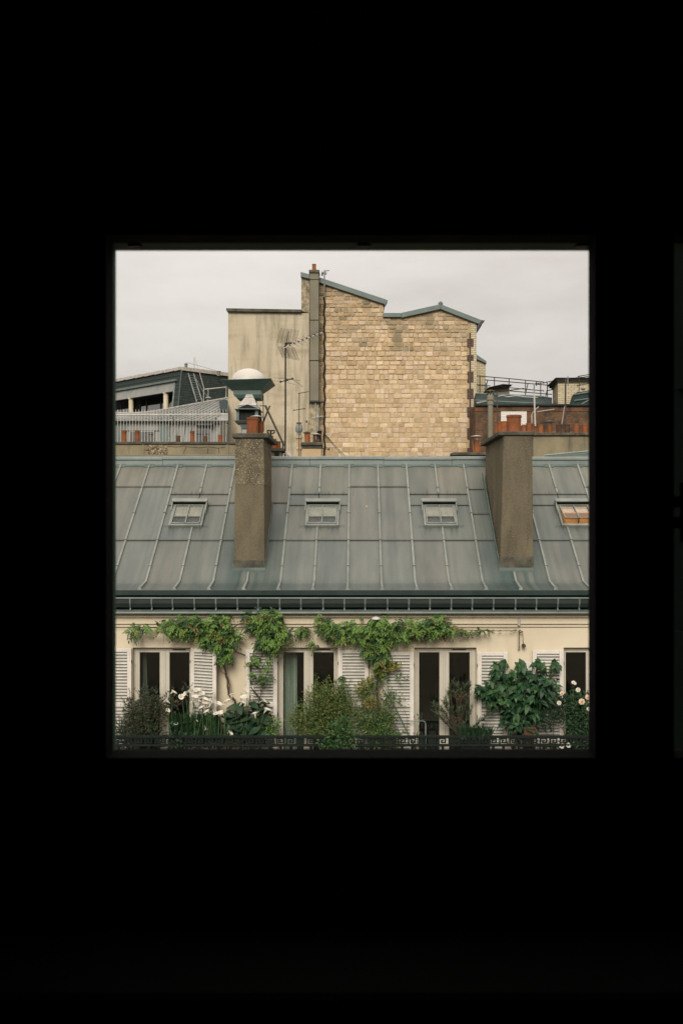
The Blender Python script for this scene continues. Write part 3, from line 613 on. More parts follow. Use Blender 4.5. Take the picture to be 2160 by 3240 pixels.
# shutters, folded flat against the wall
def shutter(x0, x1, ytop, zbot=14.25, lean=0):
    yf_, yb_ = YF-.075, YF-.035; X0, X1 = ax(x0,yf_), ax(x1,yf_); zt = az(ytop, yf_); zm0, zm1 = az(2237,yf_), az(2221,yf_)
    st = .098; zr = zt-.09
    m = MB(); m.box(X0,X0+st,yf_,yb_,zbot,zt); m.box(X1-st,X1,yf_,yb_,zbot,zt)
    m.box(X0+st,X1-st,yf_+.002,yb_,zr,zt-.001); m.box(X0+st,X1-st,yf_+.002,yb_,zm0,zm1); m.box(X0+st,X1-st,yf_+.002,yb_,zbot,zbot+.1)
    s = m.build('shutter', M['shutter'], house, bevel=.006)
    MB().box(X0+st,X1-st,yb_+.006,yb_+.012,zbot,zt-.01).build('gap_shade_board', M['louvre_shade'], s)  # grey board that paints the shade in the gaps between slats
    z = zr-.03; base = None; p = .0725
    while z > zbot+.13:
        if not (zm0-.035 < z < zm1+.035):
            if base is None:
                k = MB(); k.hexa([(X0+st+.002,yf_+.0,z-.026),(X1-st-.002,yf_+.0,z-.026),(X1-st-.002,yf_+.001,z-.002),(X0+st+.002,yf_+.001,z-.002)],
                                 [(X0+st+.002,yb_+.004,z-.018),(X1-st-.002,yb_+.004,z-.018),(X1-st-.002,yb_+.005,z+.006),(X0+st+.002,yb_+.005,z+.006)])
                base = k.build('slat', M['slat'], s); bl = WL[base]; z00 = z
            else: inst(base, bl+Vector((R(-.001,.001),R(-.003,.002),z-z00+R(-.003,.003))), s, rot=(R(-.04,.04),R(-.004,.004),0))
        z -= p
    for zz in (zt-.35, zt-1.55):
        for X in (X0-.012, X1+.001): MB().box(X,X+.012,yf_-.008,yb_,zz,zz+.07).build('hinge', M['black_metal'], s)
    for X in (X0+.03, X1-.06): MB().box(X,X+.03,yf_-.012,yf_-.001,zt-.30,zt-.02).build('strap_hinge', M['shutter'], s, bevel=.004)
    if lean:      # this leaf stands a little open from its hinges
        hx, hy = X0, yb_; th = -math.radians(lean); c = WL[s]; dx_, dy_ = c.x-hx, c.y-hy
        nc = Vector((hx+dx_*math.cos(th)-dy_*math.sin(th), hy+dx_*math.sin(th)+dy_*math.cos(th), c.z)); s.location = nc-WL[house]; s.rotation_euler = (0,0,th)
for a, b, t in ((321,416,2051),(605,699,2051),(777,877,2055),(1070,1166,2056),(1212,1309,2062),(1510,1605,2063),(1684,1782,2057)): shutter(a, b, t, lean=24 if a == 605 else 0)
# balcony
YB = 22.6
MB().box(HX0,HX1,YB-.08,YF-.001,13.95,14.12).build('balcony_slab', M['concrete'], house, bevel=.01)
rl = MB().box(HX0,HX1,YB-.03,YB+.03,az(2335,YB),az(2327,YB)).box(HX0,HX1,YB-.015,YB+.015,az(2362,YB),az(2357.5,YB)).build('balcony_railing', M['iron'], house, bevel=.008)
KEY = ["######..", "#....#..", "#.##.#..", "#.#..#..", "#.####..", "#.......", "########"]
z1, z0 = az(2335.2,YB), az(2357.3,YB); cell = .2295/8; ch = (z1-z0)/7; kp = None
i0 = -26
for i in range(i0, 27):
    X = i*.2295
    if kp is None:
        k = MB()
        for r_, row in enumerate(KEY):
            c_ = 0
            while c_ < 8:
                if row[c_] == '#':
                    e_ = c_
                    while e_ < 8 and row[e_] == '#': e_ += 1
                    k.box(X+c_*cell-.003, X+e_*cell+.003, YB-.010-.0004*r_, YB+.010+.0004*r_, z1-(r_+1)*ch-.002, z1-r_*ch+.002); c_ = e_
                else: c_ += 1
        kp = k.build('key_panel', M['iron'], rl); kl = WL[kp]; kx = X
        bm_ = MB().tube([(X+.1,YB,az(2362.2,YB)),(X+.1,YB,az(2370,YB)),(X+.1,YB,az(2374,YB)),(X+.1,YB,az(2380,YB)),(X+.1,YB,14.12)], [.034,.030,.018,.016,.02], 8)
        bp = bm_.build('baluster', M['iron'], rl, smooth=True); bl2 = WL[bp]
    else:
        inst(kp, kl+Vector((X-kx,0,0)), rl); inst(bp, bl2+Vector((X-kx,0,0)), rl)
# ================================================================= rooftops behind the ridge
rb = lambda m, a, b, r, n=5: m.tube([at(*a), at(*b)], r, n)
def pbox(m, x0, x1, yt, yb, Y, dep):
    """upright block whose front face spans the given survey pixels at Y"""
    return m.box(ax(x0,Y), ax(x1,Y), Y, Y+dep, az(yb,Y), az(yt,Y))
def poly(m, pts, Y, dep):
    return m.prism([at(x,y,Y) for x,y in pts], (0,dep,0))
# ---- chimney wall on the left with a row of six pots
YL = 31.0
t = thing('chimney_wall', (ax(540,YL),YL,21.3), 'low stained chimney wall with a row of six clay pots, left of the tall brown chimney', 'chimney wall')
m = MB(); m.box(-8.6,ax(744,YL),YL,YL+.45,21.2,az(1406,YL)); m.build('wall', M['render_tan'], t, bevel=.01)
m = MB(); m.box(-8.6,ax(746,YL)+.0,YL-.05,YL+.5,az(1406,YL)+.002,az(1398,YL)); m.build('cap', M['concrete'], t, bevel=.012)
m = MB(); m.box(-8.6,ax(746,YL),YL-.035,YL-.003,21.2,az(1438,YL)); m.build('plinth', M['flue'], t, bevel=.01)
for xx in (455, 722):
    m = MB(); m.box(ax(xx,YL)-.04,ax(xx,YL)+.02,YL-.03,YL-.002,az(1438,YL),az(1407,YL)); m.build('pilaster', M['render_tan'], t)
random.seed(5)
m = MB()   # the patch of bare rubble: irregular little stones
for i in range(150):
    x, y = R(464,529), R(1410,1437); p = at(x,y,YL); r = R(.02,.055)
    vs = [Vector((p.x+r*math.cos(q)*R(.7,1.4), YL-.001, p.z+r*math.sin(q)*R(.6,1.0))) for q in [k*math.pi/3+R(-.3,.3) for k in range(6)]]
    tip = [v*.6+Vector((p.x,YL,p.z))*.4+Vector((0,-R(.02,.05),0)) for v in vs]
    cc = R(.5,1.2); c_ = (.34*cc,.28*cc,.19*cc)
    m.add(vs+tip, [tuple(range(6,12))]+[(k,(k+1)%6,6+(k+1)%6,6+k) for k in range(6)], c_)
m.build('rubble', M['stone'], t, kind='stuff')
m = MB()   # cracks as thin sunk lines of dark filler
for line in ([(530,1412),(560,1415),(585,1411),(590,1414),(585,1425),(580,1436)], [(590,1414),(630,1417),(660,1414),(690,1418),(712,1415)], [(658,1417),(657,1436)], [(692,1418),(693,1434)]):
    m.tube([at(x,y,YL)+Vector((0,.001,0)) for x,y in line], .008, 4)
m.build('crack', M['black_metal'], t)
for x0,x1,y0,d in ((382,400,1361,0),(426,441,1361,0),(555,570,1378,1),(600,615,1363,0),(642,656,1380,1),(688,704,1376,0)):
    pot(t, x0, x1, y0, 1399, YL+.05, bool(d), 12)
# ---- white picket railing
YW = 35.0
t = thing('white_railing', (ax(540,YW),YW,az(1402,YW)), 'white picket railing with a single top rail, behind the row of clay pots', 'railing')
m = MB(); m.tube([at(325,1313,YW),at(722,1311,YW)], .028, 6); m.build('top_rail', M['white_rail'], t)
m = MB(); m.tube([at(325,1400,YW),at(722,1402,YW)], .02, 6); m.build('bottom_rail', M['white_rail'], t)
pk = None
for i in range(41):
    x = 335+i*9.52
    p = at(x,1402,YW)
    if pk is None: pk = MB().tube([p,p+Vector((0,0,1.14)),p+Vector((0,0,1.19))],[.010,.010,.003],5).build('picket', M['white_rail'], t); pl_ = WL[pk]; p0 = p
    else: inst(pk, pl_+(p-p0), t)
m = MB(); m.tube([at(540,1310,YW),at(557,1342,YW+.7),at(532,1400,YW+1.2)], .015, 5); m.build('brace', M['white_rail'], t)
# ---- zinc mansard house behind the railing
t = thing('zinc_house', (-8.5,39,0), 'low zinc clad house with ribbed roof and dark windows, behind the white picket railing', 'house')
Z0 = 39.0
XA, XB = -11.5, ax(721,41)-.05
ze = az(1326, Z0)
m = MB(); m.box(XA,XB,Z0,45.5,12,ze-.01); m.build('wall', M['zinc_far'], t)
def zroof(x, v):   # eave (v=0) to ridge (v=1); the ridge climbs to the right
    xr = (x-335)/(722-335); yr = 1326-6 + (-12-48*max(0,xr-.32)/.68)
    Yv = Z0-.25 + 4.2*v; y = 1329*(1-v)+yr*v
    return at(x, y, Yv)
m = MB()
nx = 12
g_ = [[zroof(330+i*(722-330)/nx, v) for v in (0,.5,1)] for i in range(nx+1)]
for i in range(nx):
    for k in range(2): m.add([g_[i][k],g_[i+1][k],g_[i+1][k+1],g_[i][k+1]], [(0,1,2,3)])
m.build('roof', M['zinc_far'], t)
for i in range(30):
    x0 = 345+i*20
    x1 = x0+150
    pts = [zroof(x0+(x1-x0)*q, q)+Vector((0,0,.02)) for q in (0,.25,.5,.75,1) if x0+(x1-x0)*q < 722]
    if len(pts) > 1: MB().tube(pts, .030, 4).build('rib', M['zinc_far'], t)
MB().tube([zroof(330,0)+Vector((0,-.03,-.02)),zroof(722,0)+Vector((0,-.03,-.02))], .03, 6).build('gutter', M['zinc_far'], t)
MB().tube([zroof(x,1)+Vector((0,0,.03)) for x in (330,440,480,560,640,722)], .026, 5).build('ridge_cap', M['pale_metal'], t)
m = MB(); m.add([zroof(694,.9)+Vector((0,-.05,.06)),zroof(720,.86)+Vector((0,-.05,.06)),zroof(720,.3)+Vector((0,-.05,.08)),zroof(698,.36)+Vector((0,-.05,.08))],[(0,1,2,3)]); m.prism([zroof(694,.9),zroof(720,.86),zroof(720,.3),zroof(698,.36)],(0,-.05,.05)); m.build('roof_pane', M['zinc_teal'], t)
def zpanel(x0, x1, y0, y1, mat, off, name, sl=0):
    m = MB(); Y = Z0-off; m.prism([at(x0+sl,y0,Y),at(x1+sl,y0,Y),at(x1,y1,Y),at(x0,y1,Y)], (0,off-.002,0)); return m.build(name, M[mat], t)
zpanel(373,401,1338,1400,'zinc_ridge',.05,'cladding_panel'); zpanel(404,503,1326,1362,'zinc_far',.06,'cladding_panel'); zpanel(505,536,1324,1402,'zinc_ridge',.07,'cladding_panel')
zpanel(346,371,1330,1402,'zinc_far',.04,'cladding_panel'); zpanel(540,720,1330,1337,'white_rail',.08,'eaves_board')
for x in (556,578,600,690,712): zpanel(x,x+2,1338,1400,'zinc_ridge',.05,'seam',8)
for (x0,x1,y0,y1) in ((413,485,1366,1402),(621,664,1358,1402)):
    m = MB(); pbox(m,x0-3,x1+3,y0-3,y1,Z0-.09,.06); wn = m.build('window', M['zinc_far'], t)
    m = MB(); pbox(m,x0,x1,y0,y1,Z0-.10,.008); m.build('pane', M['far_glass'], wn); m = MB(); pbox(m,x0,x1,y0,y1,Z0-.088,.004); m.build('blind', M['interior'], wn)
    for q in (.33,.66): m = MB(); pbox(m,x0+(x1-x0)*q-1,x0+(x1-x0)*q+1,y0,y1,Z0-.115,.012); m.build('mullion', M['zinc_dark'], wn)
m = MB(); pbox(m,617,672,1340,1345,Z0-.35,.33); m.build('window_hood', M['zinc_dark'], t); m = MB(); rb(m,(672,1342,Z0-.3),(686,1322,Z0-.1),.03); m.build('hood_strut', M['zinc_dark'], t)
# ---- slate mansard building, its corner towards us
C0 = at(575,1167,48.0); U = Vector((1,1,0)).normalized(); V = Vector((-1,1,0)).normalized()
def sl(u, v, h, o=0): return C0 + U*(u) + V*(v) + Vector((0,0,-h))
t = thing('slate_building', (C0.x,C0.y,0), 'dark slate mansard building with a recessed roof terrace, at the far left', 'building')
SO = .352
m = MB()
LU, LV = 7.5, 9.5; HB = 2.6
q = lambda u,v,h: sl(u-SO*h*(0 if u > LU-.1 else 1), v-SO*h*(0 if v > LV-.1 else 1), h)
m.add([q(0,0,.12),q(LU,0,.12),q(LU,0,HB),q(0,0,HB)], [(0,1,2,3)])                   # right hand slope
m.add([q(0,0,.12),q(0,0,HB),q(0,.42,HB),q(0,.42,.12)], [(0,1,2,3)])                # narrow cheek by the hip
m.add([q(0,.42,.12),q(0,.42,.58),q(0,LV,.58),q(0,LV,.12)], [(0,1,2,3)])            # band of slate over the terrace
m.build('slate_roof', M['slate'], t)
m = MB(); m.hexa([q(0,0,.1),q(LU,0,.1),q(LU,LV,.1),q(0,LV,.1)], [sl(.05,.05,-.02),sl(LU,.05,-.02),sl(LU,LV,-.02),sl(.05,LV,-.02)]); m.build('flat_roof', M['concrete'], t)
def bar3(name, mat, a, b, w_, h_):
    a, b = Vector(a), Vector(b); d = (b-a).normalized(); s = d.cross(Vector((0,0,1))).normalized()*w_; z = Vector((0,0,h_))
    m = MB(); m.hexa([a-s-z,a+s-z,a+s+z,a-s+z],[b-s-z,b+s-z,b+s+z,b-s+z]); return m.build(name, M[mat], t)
n = 22
for i in range(n):
    a, b = i*LV/n, (i+1)*LV/n-.015
    bar3('coping_tile', 'pale_metal', sl(-.03,a,-.015), sl(-.03,b,.0), .10, .075-.012*(i%2))
for i in range(16):
    a, b = i*LU/16, (i+1)*LU/16-.012
    bar3('coping_tile', 'pale_metal', sl(a,-.03,-.0), sl(b,-.03,-.0), .10, .085)
bar3('hip_flashing','zinc_dark',q(0,0,.12),q(0,0,HB),.03,.02)
bar3('terrace_gutter','zinc_strap',q(-.10,.2,.56),q(-.10,LV,.56),.05,.05)
bar3('verge','zinc_strap',q(0,.44,.6),q(0,.44,HB),.05,.03)
m = MB(); m.hexa([q(.0,.46,.62),q(.0,LV,.62),q(.0,LV,1.1),q(.0,.46,1.1)],[q(.2,.46,.62),q(.2,LV,.62),q(.2,LV,1.1),q(.2,.46,1.1)]); m.build('fascia', M['zinc_far'], t)
m = MB(); m.hexa([sl(.9,.3,.6),sl(.9,LV,.6),sl(.9,LV,3.5),sl(.9,.3,3.5)],[sl(1,.3,.6),sl(1,LV,.6),sl(1,LV,3.5),sl(1,.3,3.5)]); m.build('terrace_wall', M['interior'], t)
for v0, v1 in ((1.0,1.7),(1.75,3.0),(3.05,4.3),(4.35,4.9),(5.5,6.8),(6.85,8.2)):
    a = [sl(.86,v0,.95),sl(.86,v1,.95),sl(.86,v1,2.9),sl(.86,v0,2.9)]
    m = MB()
    for p, r_ in zip(a, a[1:]+a[:1]): m.tube([p,r_], .035, 4)
    wn = m.build('window', M['zinc_dark'], t); m = MB(); m.add(a, [(0,1,2,3)]); m.build('pane', M['far_glass'], wn)
m = MB(); m.hexa([sl(-1.4,.5,2.85),sl(-1.4,LV,2.85),sl(.9,LV,2.85),sl(.9,.5,2.85)],[sl(-1.4,.5,3.1),sl(-1.4,LV,3.1),sl(.9,LV,3.1),sl(.9,.5,3.1)]); m.build('terrace_floor', M['concrete'], t)
for v_ in (.95, 4.05, 7.2):
    p = sl(-.25,v_,2.9); MB().lathe([(.125,0),(.125,1.75),(.15,1.75),(.15,1.83)], p, 14).build('column', M['cream_column'], t, smooth=True)
m = MB()
for h in (2.08,2.35,2.6): m.tube([sl(-1.3,LV,h),sl(-1.3,1.6,h),sl(.0,.45,h)] if 0 else [sl(-1.35,LV,h),sl(-1.35,1.9,h),sl(-.72,.62,h)], .045 if h < 2.2 else .028, 6)
for v_ in (1.9,3,4.1,5.2,6.3,7.4): m.tube([sl(-1.35,v_,2.05),sl(-1.35,v_,2.9)], .03, 5)
m.build('terrace_railing', M['white_rail'], t)
m = MB(); m.box(C0.x-.9,C0.x+5,C0.y+1.2,C0.y+6,0,C0.z-2.7); m.build('lower_storeys', M['peach'], t)
# roof ladder, vents and stay on the slate
lad = thing('roof_ladder', at(625,1285,47.6), 'pale metal ladder lying on the dark slate roof slope', 'ladder')
la, lb = (593,1172), (623,1272); ra, rb_ = (611,1176), (640,1270); YS = 47.7
m = MB(); m.tube([at(*la,YS+.6),at(*lb,YS-.4)], .03, 5); m.build('rail', M['grey_metal'], lad); m = MB(); m.tube([at(*ra,YS+.8),at(*rb_,YS-.2)], .03, 5); m.build('rail', M['grey_metal'], lad)
for i in range(1,13):
    f = i/13; p = at(*la,YS+.6).lerp(at(*lb,YS-.4),f); r_ = at(*ra,YS+.8).lerp(at(*rb_,YS-.2),f); MB().tube([p,r_], .012, 4).build('rung', M['grey_metal'], lad)
st = thing('mast_stay', at(615,1170,49), 'thin pale pole with a slanting stay on the slate roof edge', 'mast')
m = MB(); rb(m,(615,1130,49),(615,1172,49),.018); m.build('pole', M['pale_metal'], st); m = MB(); m.tube([at(615,1130,49),at(632,1180,48.6),at(645,1228,48.2)], .016, 5); m.build('stay', M['pale_metal'], st); m = MB(); rb(m,(645,1228,48.2),(644,1270,47.8),.018); m.build('leg', M['pale_metal'], st)
m = MB(); m.tube([at(622,1200,48.3),at(640,1235,48),at(657,1254,47.6)], .012, 4); m.build('cable', M['grey_metal'], st)
vt = thing('roof_vent', at(659,1272,47.3), 'small mushroom vent on the slate slope with a pale rail behind', 'vent')
p = at(659,1272,47.3); MB().lathe([(.07,-.3),(.07,.15),(.17,.17),(.10,.24),(.02,.26)], p, 10).build('vent_body', M['grey_metal'], vt, smooth=True)
m = MB(); m.tube([at(648,1232,47.4),at(716,1225,48),at(715,1262,48)], .03, 5); m.tube([at(659,1232,47.4),at(659,1254,47.4)],.015,4); m.build('rail', M['white_rail'], vt)
for x,y0,y1,w_ in ((589,1149,1172,.07),(692,1174,1183,.09)):
    c_ = thing('vent_pipe', at(x,y1,49), 'tall thin vent pipe on the slate roof ridge' if x < 600 else 'short stubby vent pipe on the slate roof ridge', 'vent pipe', )
    p = at(x,y1,49); hh = az(y0,49)-az(y1,49); MB().lathe([(w_,-.1),(w_,hh*.8),(w_*1.3,hh*.82),(w_*1.3,hh*.9),(w_*.4,hh)], p, 8).build('pipe', M['flue'], c_)
cbl = thing('overhead_cable', at(590,1150,49), 'thin wire strung between the two vent pipes on the slate roof', 'cable')
m = MB(); m.tube([at(590,1147,49),at(640,1160,49),at(692,1176,49)], .01, 4); m.build('wire', M['grey_metal'], cbl)

# ---- tall party wall of stone blocks
YT = 42.0
tw = thing('stone_building', (ax(1110,YT),YT,0), 'tall building with a bare stone party wall and a cream rendered wing', 'building')
outline = [(1007,1500),(1007,885),(1027,888),(1213,956),(1213,1000),(1268,1000),(1393,975),(1506,1017),(1506,1500)]
m = MB(); poly(m, outline, YT, 7); pw = m.build('party_wall', M['mortar'], tw)
m = MB(); poly(m, [(722,1500),(722,987),(978,991),(978,1500)], YT-.10, 6.5); m.build('rendered_wing', M['tower_render'], tw, bevel=.01)
m = MB(); poly(m, [(723,1500),(723,1372),(738,1368),(800,1371),(850,1369),(978,1373),(978,1500)], YT-.145, .04); m.build('base_render', M['tower_render'], tw)
m = MB(); poly(m, [(715,975),(955,979),(954,988),(722,985),(716,982)], YT-.25, 6.9); m.build('wing_coping', M['concrete'], tw, bevel=.01)
m = MB(); poly(m, [(953,984),(953,878),(979,884),(979,990)], YT-.02, .8); m.build('chimney_breast', M['rubble'], tw)
random.seed(23)
def capline(x):
    pts = [(1007,892),(1027,894),(1213,960),(1213.5,1004),(1268,1004),(1393,979),(1506,1021)]
    for (a,b),(c_,d) in zip(pts, pts[1:]):
        if a <= x <= c_: return b+(d-b)*(x-a)/(c_-a) if c_ > a else d
    return 1021
SOOT = [(1262,1062,9,40,.75),(1144,1084,16,9,.8),(1280,1104,34,10,.65),(1395,1105,26,12,.55),(1085,935,10,20,.6),(1165,960,16,10,.55),(1350,1004,24,10,.75),(1360,1018,14,10,.6),(1420,1005,20,10,.5),(1330,1000,14,10,.4),(1470,1070,20,12,.4),(1110,1040,22,9,.45),(1240,1030,20,10,.45),(1440,1050,30,16,.35)]
stones = []
y = 1462.0; row = 0
while y > 888:
    h = R(13.2,17.6) if y > 1080 else R(10.5,16)
    x = 1028.0 + R(-2,4)
    xe = 1477+R(-4,5)
    while x < xe-5:
        w_ = R(13,27) if random.random() < .8 else R(27,40)
        if xe-(x+w_) < 9: w_ = xe-x
        yy0, yy1 = y-h+R(-.8,.8), y+R(-.8,.8)
        c_ = max(capline(x+1), capline(min(x+w_-1,1505)))
        if x < 1213 < x+w_ and y < 1000: w_ = max(8, 1213-x)
        if y < 1001 and x >= 1212: c_ = max(c_, 1004)
        c_ = max(capline(x+1), capline(min(x+w_-1,1505)))
        yy0 = max(yy0, c_+1)
        if yy1-yy0 > 5: stones.append([x, x+w_, yy0, yy1, row])
        elif False: pass
        x += w_
    y -= h; row += 1
def stone_geo(m, x0, x1, y0, y1, rowy):
    gap = R(.9,1.7) if rowy > 1180 else R(1.1,2.3)
    X0, X1 = ax(x0+gap*.6,YT), ax(x1-gap*.6,YT); Za, Zb = az(y1-gap*.5,YT), az(y0+gap*.5,YT)
    w2, h2 = (X1-X0)/2, (Zb-Za)/2; cx, cz = (X0+X1)/2, (Za+Zb)/2
    pr = R(.012,.045) if rowy < 1200 else R(.006,.024); ch = min(w2,h2)*R(.12,.42)
    ring = [(-w2+ch*R(.4,1.3),-h2),(w2-ch*R(.4,1.3),-h2),(w2,-h2+ch*R(.4,1.3)),(w2,h2-ch*R(.4,1.3)),(w2-ch*R(.4,1.3),h2),(-w2+ch*R(.4,1.3),h2),(-w2,h2-ch*R(.4,1.3)),(-w2,-h2+ch*R(.4,1.3))]
    ring = [(a+R(-.012,.012), b+R(-.012,.012)) for a, b in ring]
    tx, tz = R(-.06,.06), R(-.08,.08)
    back = [(cx+a, YT+.01, cz+b) for a, b in ring]; mid = [(cx+a*.985, YT-pr*.55, cz+b*.985) for a, b in ring]
    fr = [(cx+a*.86, YT-pr+a*tx*.2+b*tz*.3, cz+b*.82) for a, b in ring]
    base = random.choice([(.60,.455,.275),(.53,.395,.23),(.63,.49,.31),(.48,.355,.20),(.57,.415,.24),(.555,.42,.265),(.60,.47,.32)])
    px_, py_ = (x0+x1)/2, (y0+y1)/2
    k = R(.88,1.10)
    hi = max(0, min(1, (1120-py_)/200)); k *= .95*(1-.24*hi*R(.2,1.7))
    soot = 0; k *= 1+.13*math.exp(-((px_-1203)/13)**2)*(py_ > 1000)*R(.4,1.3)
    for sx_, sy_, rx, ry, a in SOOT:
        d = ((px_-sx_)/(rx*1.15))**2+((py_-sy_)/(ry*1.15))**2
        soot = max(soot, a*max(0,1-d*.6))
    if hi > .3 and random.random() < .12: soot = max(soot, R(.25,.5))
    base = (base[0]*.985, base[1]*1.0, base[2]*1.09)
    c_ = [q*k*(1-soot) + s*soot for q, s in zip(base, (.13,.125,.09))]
    if random.random() < .03: c_ = [.50*k,.37*k,.25*k]
    fs = [tuple(range(16,24))]
    for i in range(8):
        j = (i+1)%8; fs += [(i,j,8+j,8+i),(8+i,8+j,16+j,16+i)]
    m.add(back+mid+fr, fs, c_)
order = sorted(stones, key=lambda s: -(s[1]-s[0])*(s[3]-s[2]))
big = order[:296]; rest = order[296:]
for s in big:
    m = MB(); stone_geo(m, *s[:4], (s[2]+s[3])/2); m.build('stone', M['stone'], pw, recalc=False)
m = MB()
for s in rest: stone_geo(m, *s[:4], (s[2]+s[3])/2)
y = 1460
while y > 900:       # narrow soot-dark strip of small stones beside the flue
    h = R(9,17); x = 1008
    while x < 1025:
        w_ = min(R(9,19), 1026-x); stone_geo(m, x, x+w_, y-h, y, y); x += w_
        kk = R(.40,.72); m.c[-24:] = [tuple(q*kk for q in m.c[-1])]*24
    y -= h
m.build('small_stones', M['stone'], pw, kind='stuff')
# toothed quoins: dark bricks, then cream bricks at the corner
y = 1445; i = 0
while y > 1055:
    h = R(18,34) if i%2 else R(16,40)
    x0 = 1477 if i%2 == 0 else 1484
    m = MB(); pbox(m, x0, 1497 if i%2 == 0 else 1489, y-h, y-.3, YT-.035, .05); m.build('dark_quoin', M['brick_dark'], pw)
    m = MB(); pbox(m, (1497 if i%2 == 0 else 1489)+.2, 1506.5, y-h, y-.3, YT-.045, .06); m.build('cream_quoin', M['brick_cream'], pw)
    y -= h; i += 1
m = MB(); pbox(m, 1489, 1506.5, 1022, y-.3, YT-.045, .06); m.build('cream_quoin', M['brick_cream'], pw)
# zinc copings
def coping(pts, th, name='coping'):
    for (a,b),(c_,d) in zip(pts, pts[1:]):
        m = MB(); poly(m, [(a,b),(c_,d),(c_,d+th),(a,b+th)], YT-.16, 7.3); m.build(name, M['zinc_ridge'], tw, bevel=.012)
coping([(951,860),(981,868)], 15); coping([(1007,876),(1217,946)], 17); coping([(1211,990),(1269,990)], 13); coping([(1269.3,989.5),(1393,962),(1524,1013)], 16)
m = MB(); poly(m, [(1217,946),(1226,950),(1222,958),(1216,966)], YT-.19, .5); m.build('coping_end', M['zinc_ridge'], tw)
m = MB(); poly(m, [(1524.5,1012.5),(1533,1014),(1524,1021),(1508,1046),(1508,1031)], YT-.19, .6); m.build('coping_end', M['zinc_dark'], tw)
MB().lathe([(.10,-.02),(.10,.05),(.02,.12)], at(1393,962,YT), 8).build('ridge_ball', M['zinc_ridge'], tw)
# flue up the joint of the two walls
YFl = YT-.55
fl = None
for y0, y1 in ((863,884),(886,1012),(1014.5,1140),(1142.5,1268)):
    m = MB(); pbox(m, 980, 1008, y0, y1, YFl, .6)
    if fl is None: fl = m.build('flue', M['flue'], tw, bevel=.01)
    else: m.build('flue_length', M['flue'], fl, bevel=.01)
m = MB(); pbox(m, 981, 1007, 864, 1270, YFl+.03, .5); m.build('flue_core', M['black_metal'], fl)
m = MB(); pbox(m, 977, 1010, 853, 862.8, YFl-.06, .72); m.build('flue_cap', M['concrete'], fl, bevel=.02)
pot(fl, 986.5, 1000, 834.5, 853, YFl+.05)
m = MB(); poly(m, [(981,1271),(1008,1271),(1008,1400),(966,1400),(975,1330)], YFl+.1, .45); m.build('flue_foot', M['rubble'], fl, bevel=.02)
m = MB(); pbox(m, 979, 1012, 1269, 1272, YFl-.08, .7); m.build('flue_band', M['zinc_dark'], fl)
m = MB(); m.tube([at(1026+2.2*math.sin(i*1.9)+R(-.6,.6), 900+i*15, YT-.09) for i in range(37)], .035, 5); m.build('wall_cable', M['black_metal'], tw)
m = MB(); m.tube([at(1026,1372,YT-.1),at(1062,1412,YT-1),at(1100,1452,YT-2)], .016, 4); m.tube([at(1026,1374,YT-.1),at(1050,1404,YT-1),at(1092,1452,YT-2)], .016, 4); m.build('loose_cable', M['black_metal'], tw)
m = MB(); rb(m,(1026,888,YT-.2),(1026,940,YT-.2),.028); m.build('antenna_foot', M['grey_metal'], tw)
# wall farther back on the right
ab = thing('annexe', (ax(1521,48),48,0), 'narrow pale wall with a sloping zinc cap just right of the stone building', 'building')
m = MB(); poly(m, [(1490,1400),(1490,1128),(1536,1147),(1536,1400)], 48, 4); m.build('wall', M['brick_cream'], ab)
m = MB(); poly(m, [(1490,1114),(1506,1121),(1538,1143),(1538,1150),(1490,1128)], 47.85, 4.4); m.build('coping', M['zinc_ridge'], ab)
m = MB(); poly(m, [(1536,1210),(1541,1222),(1549,1250),(1536,1250)], 47.5, .3); m.build('flashing', M['zinc_ridge'], ab)

# ---- brick building on the right
YB2 = 40.0
bb_ = thing('brick_building', (ax(1690,YB2),YB2,0), 'old red brown brick building with a teal zinc roof, behind the right chimney', 'building')
m = MB(); m.box(ax(1503,YB2),10.6,YB2,YB2+5,10,az(1284,YB2)); m.build('brick_wall', M['brick_red'], bb_)
for a, b in ((1503,1545),(1545.4,1640),(1640.4,1760),(1760.4,1890)):
    m = MB(); pbox(m,a,b,1276+(a-1503)*.006,1283.5,YB2-.12,.5); m.build('coping', M['zinc_teal'], bb_, bevel=.012)
m = MB(); pbox(m,1584,1665,1302,1347,YB2-.03,.03); m.build('white_patch', M['brick_white'], bb_)
m = MB(); pbox(m,1503,1880,1300,1301.2,YB2-.025,.025); m.build('string_course', M['brick_red'], bb_)
m = MB(); m.prism([at(1503,1277,YB2+.3),at(1503,1246,YB2+2),at(1690,1252,YB2+2),at(1745,1258,YB2+2.2),at(1745,1279,YB2+.3)], (0,.5,0)); m.build('zinc_roof', M['zinc_teal'], bb_)
m = MB(); rb(m,(1503,1246,YB2+1.9),(1720,1256,YB2+2),.05); m.build('roof_edge', M['zinc_ridge'], bb_); m = MB(); rb(m,(1503,1267,YB2+.8),(1745,1279,YB2+.6),.035); m.build('roof_fold', M['zinc_ridge'], bb_)
m = MB(); m.tube([at(x,y,YB2+1.4) for x,y in ((1575,1254),(1590,1251),(1605,1256),(1632,1252),(1660,1256),(1700,1258))], .02, 4); m.build('roof_cable', M['white_rail'], bb_)
m = MB(); m.prism([at(1506,1272,YB2-.1),at(1540,1268,YB2-.1),at(1541,1270,YB2-.1),at(1508,1277,YB2-.1)], (0,.3,0)); m.build('folded_sheet', M['zinc_far'], bb_)
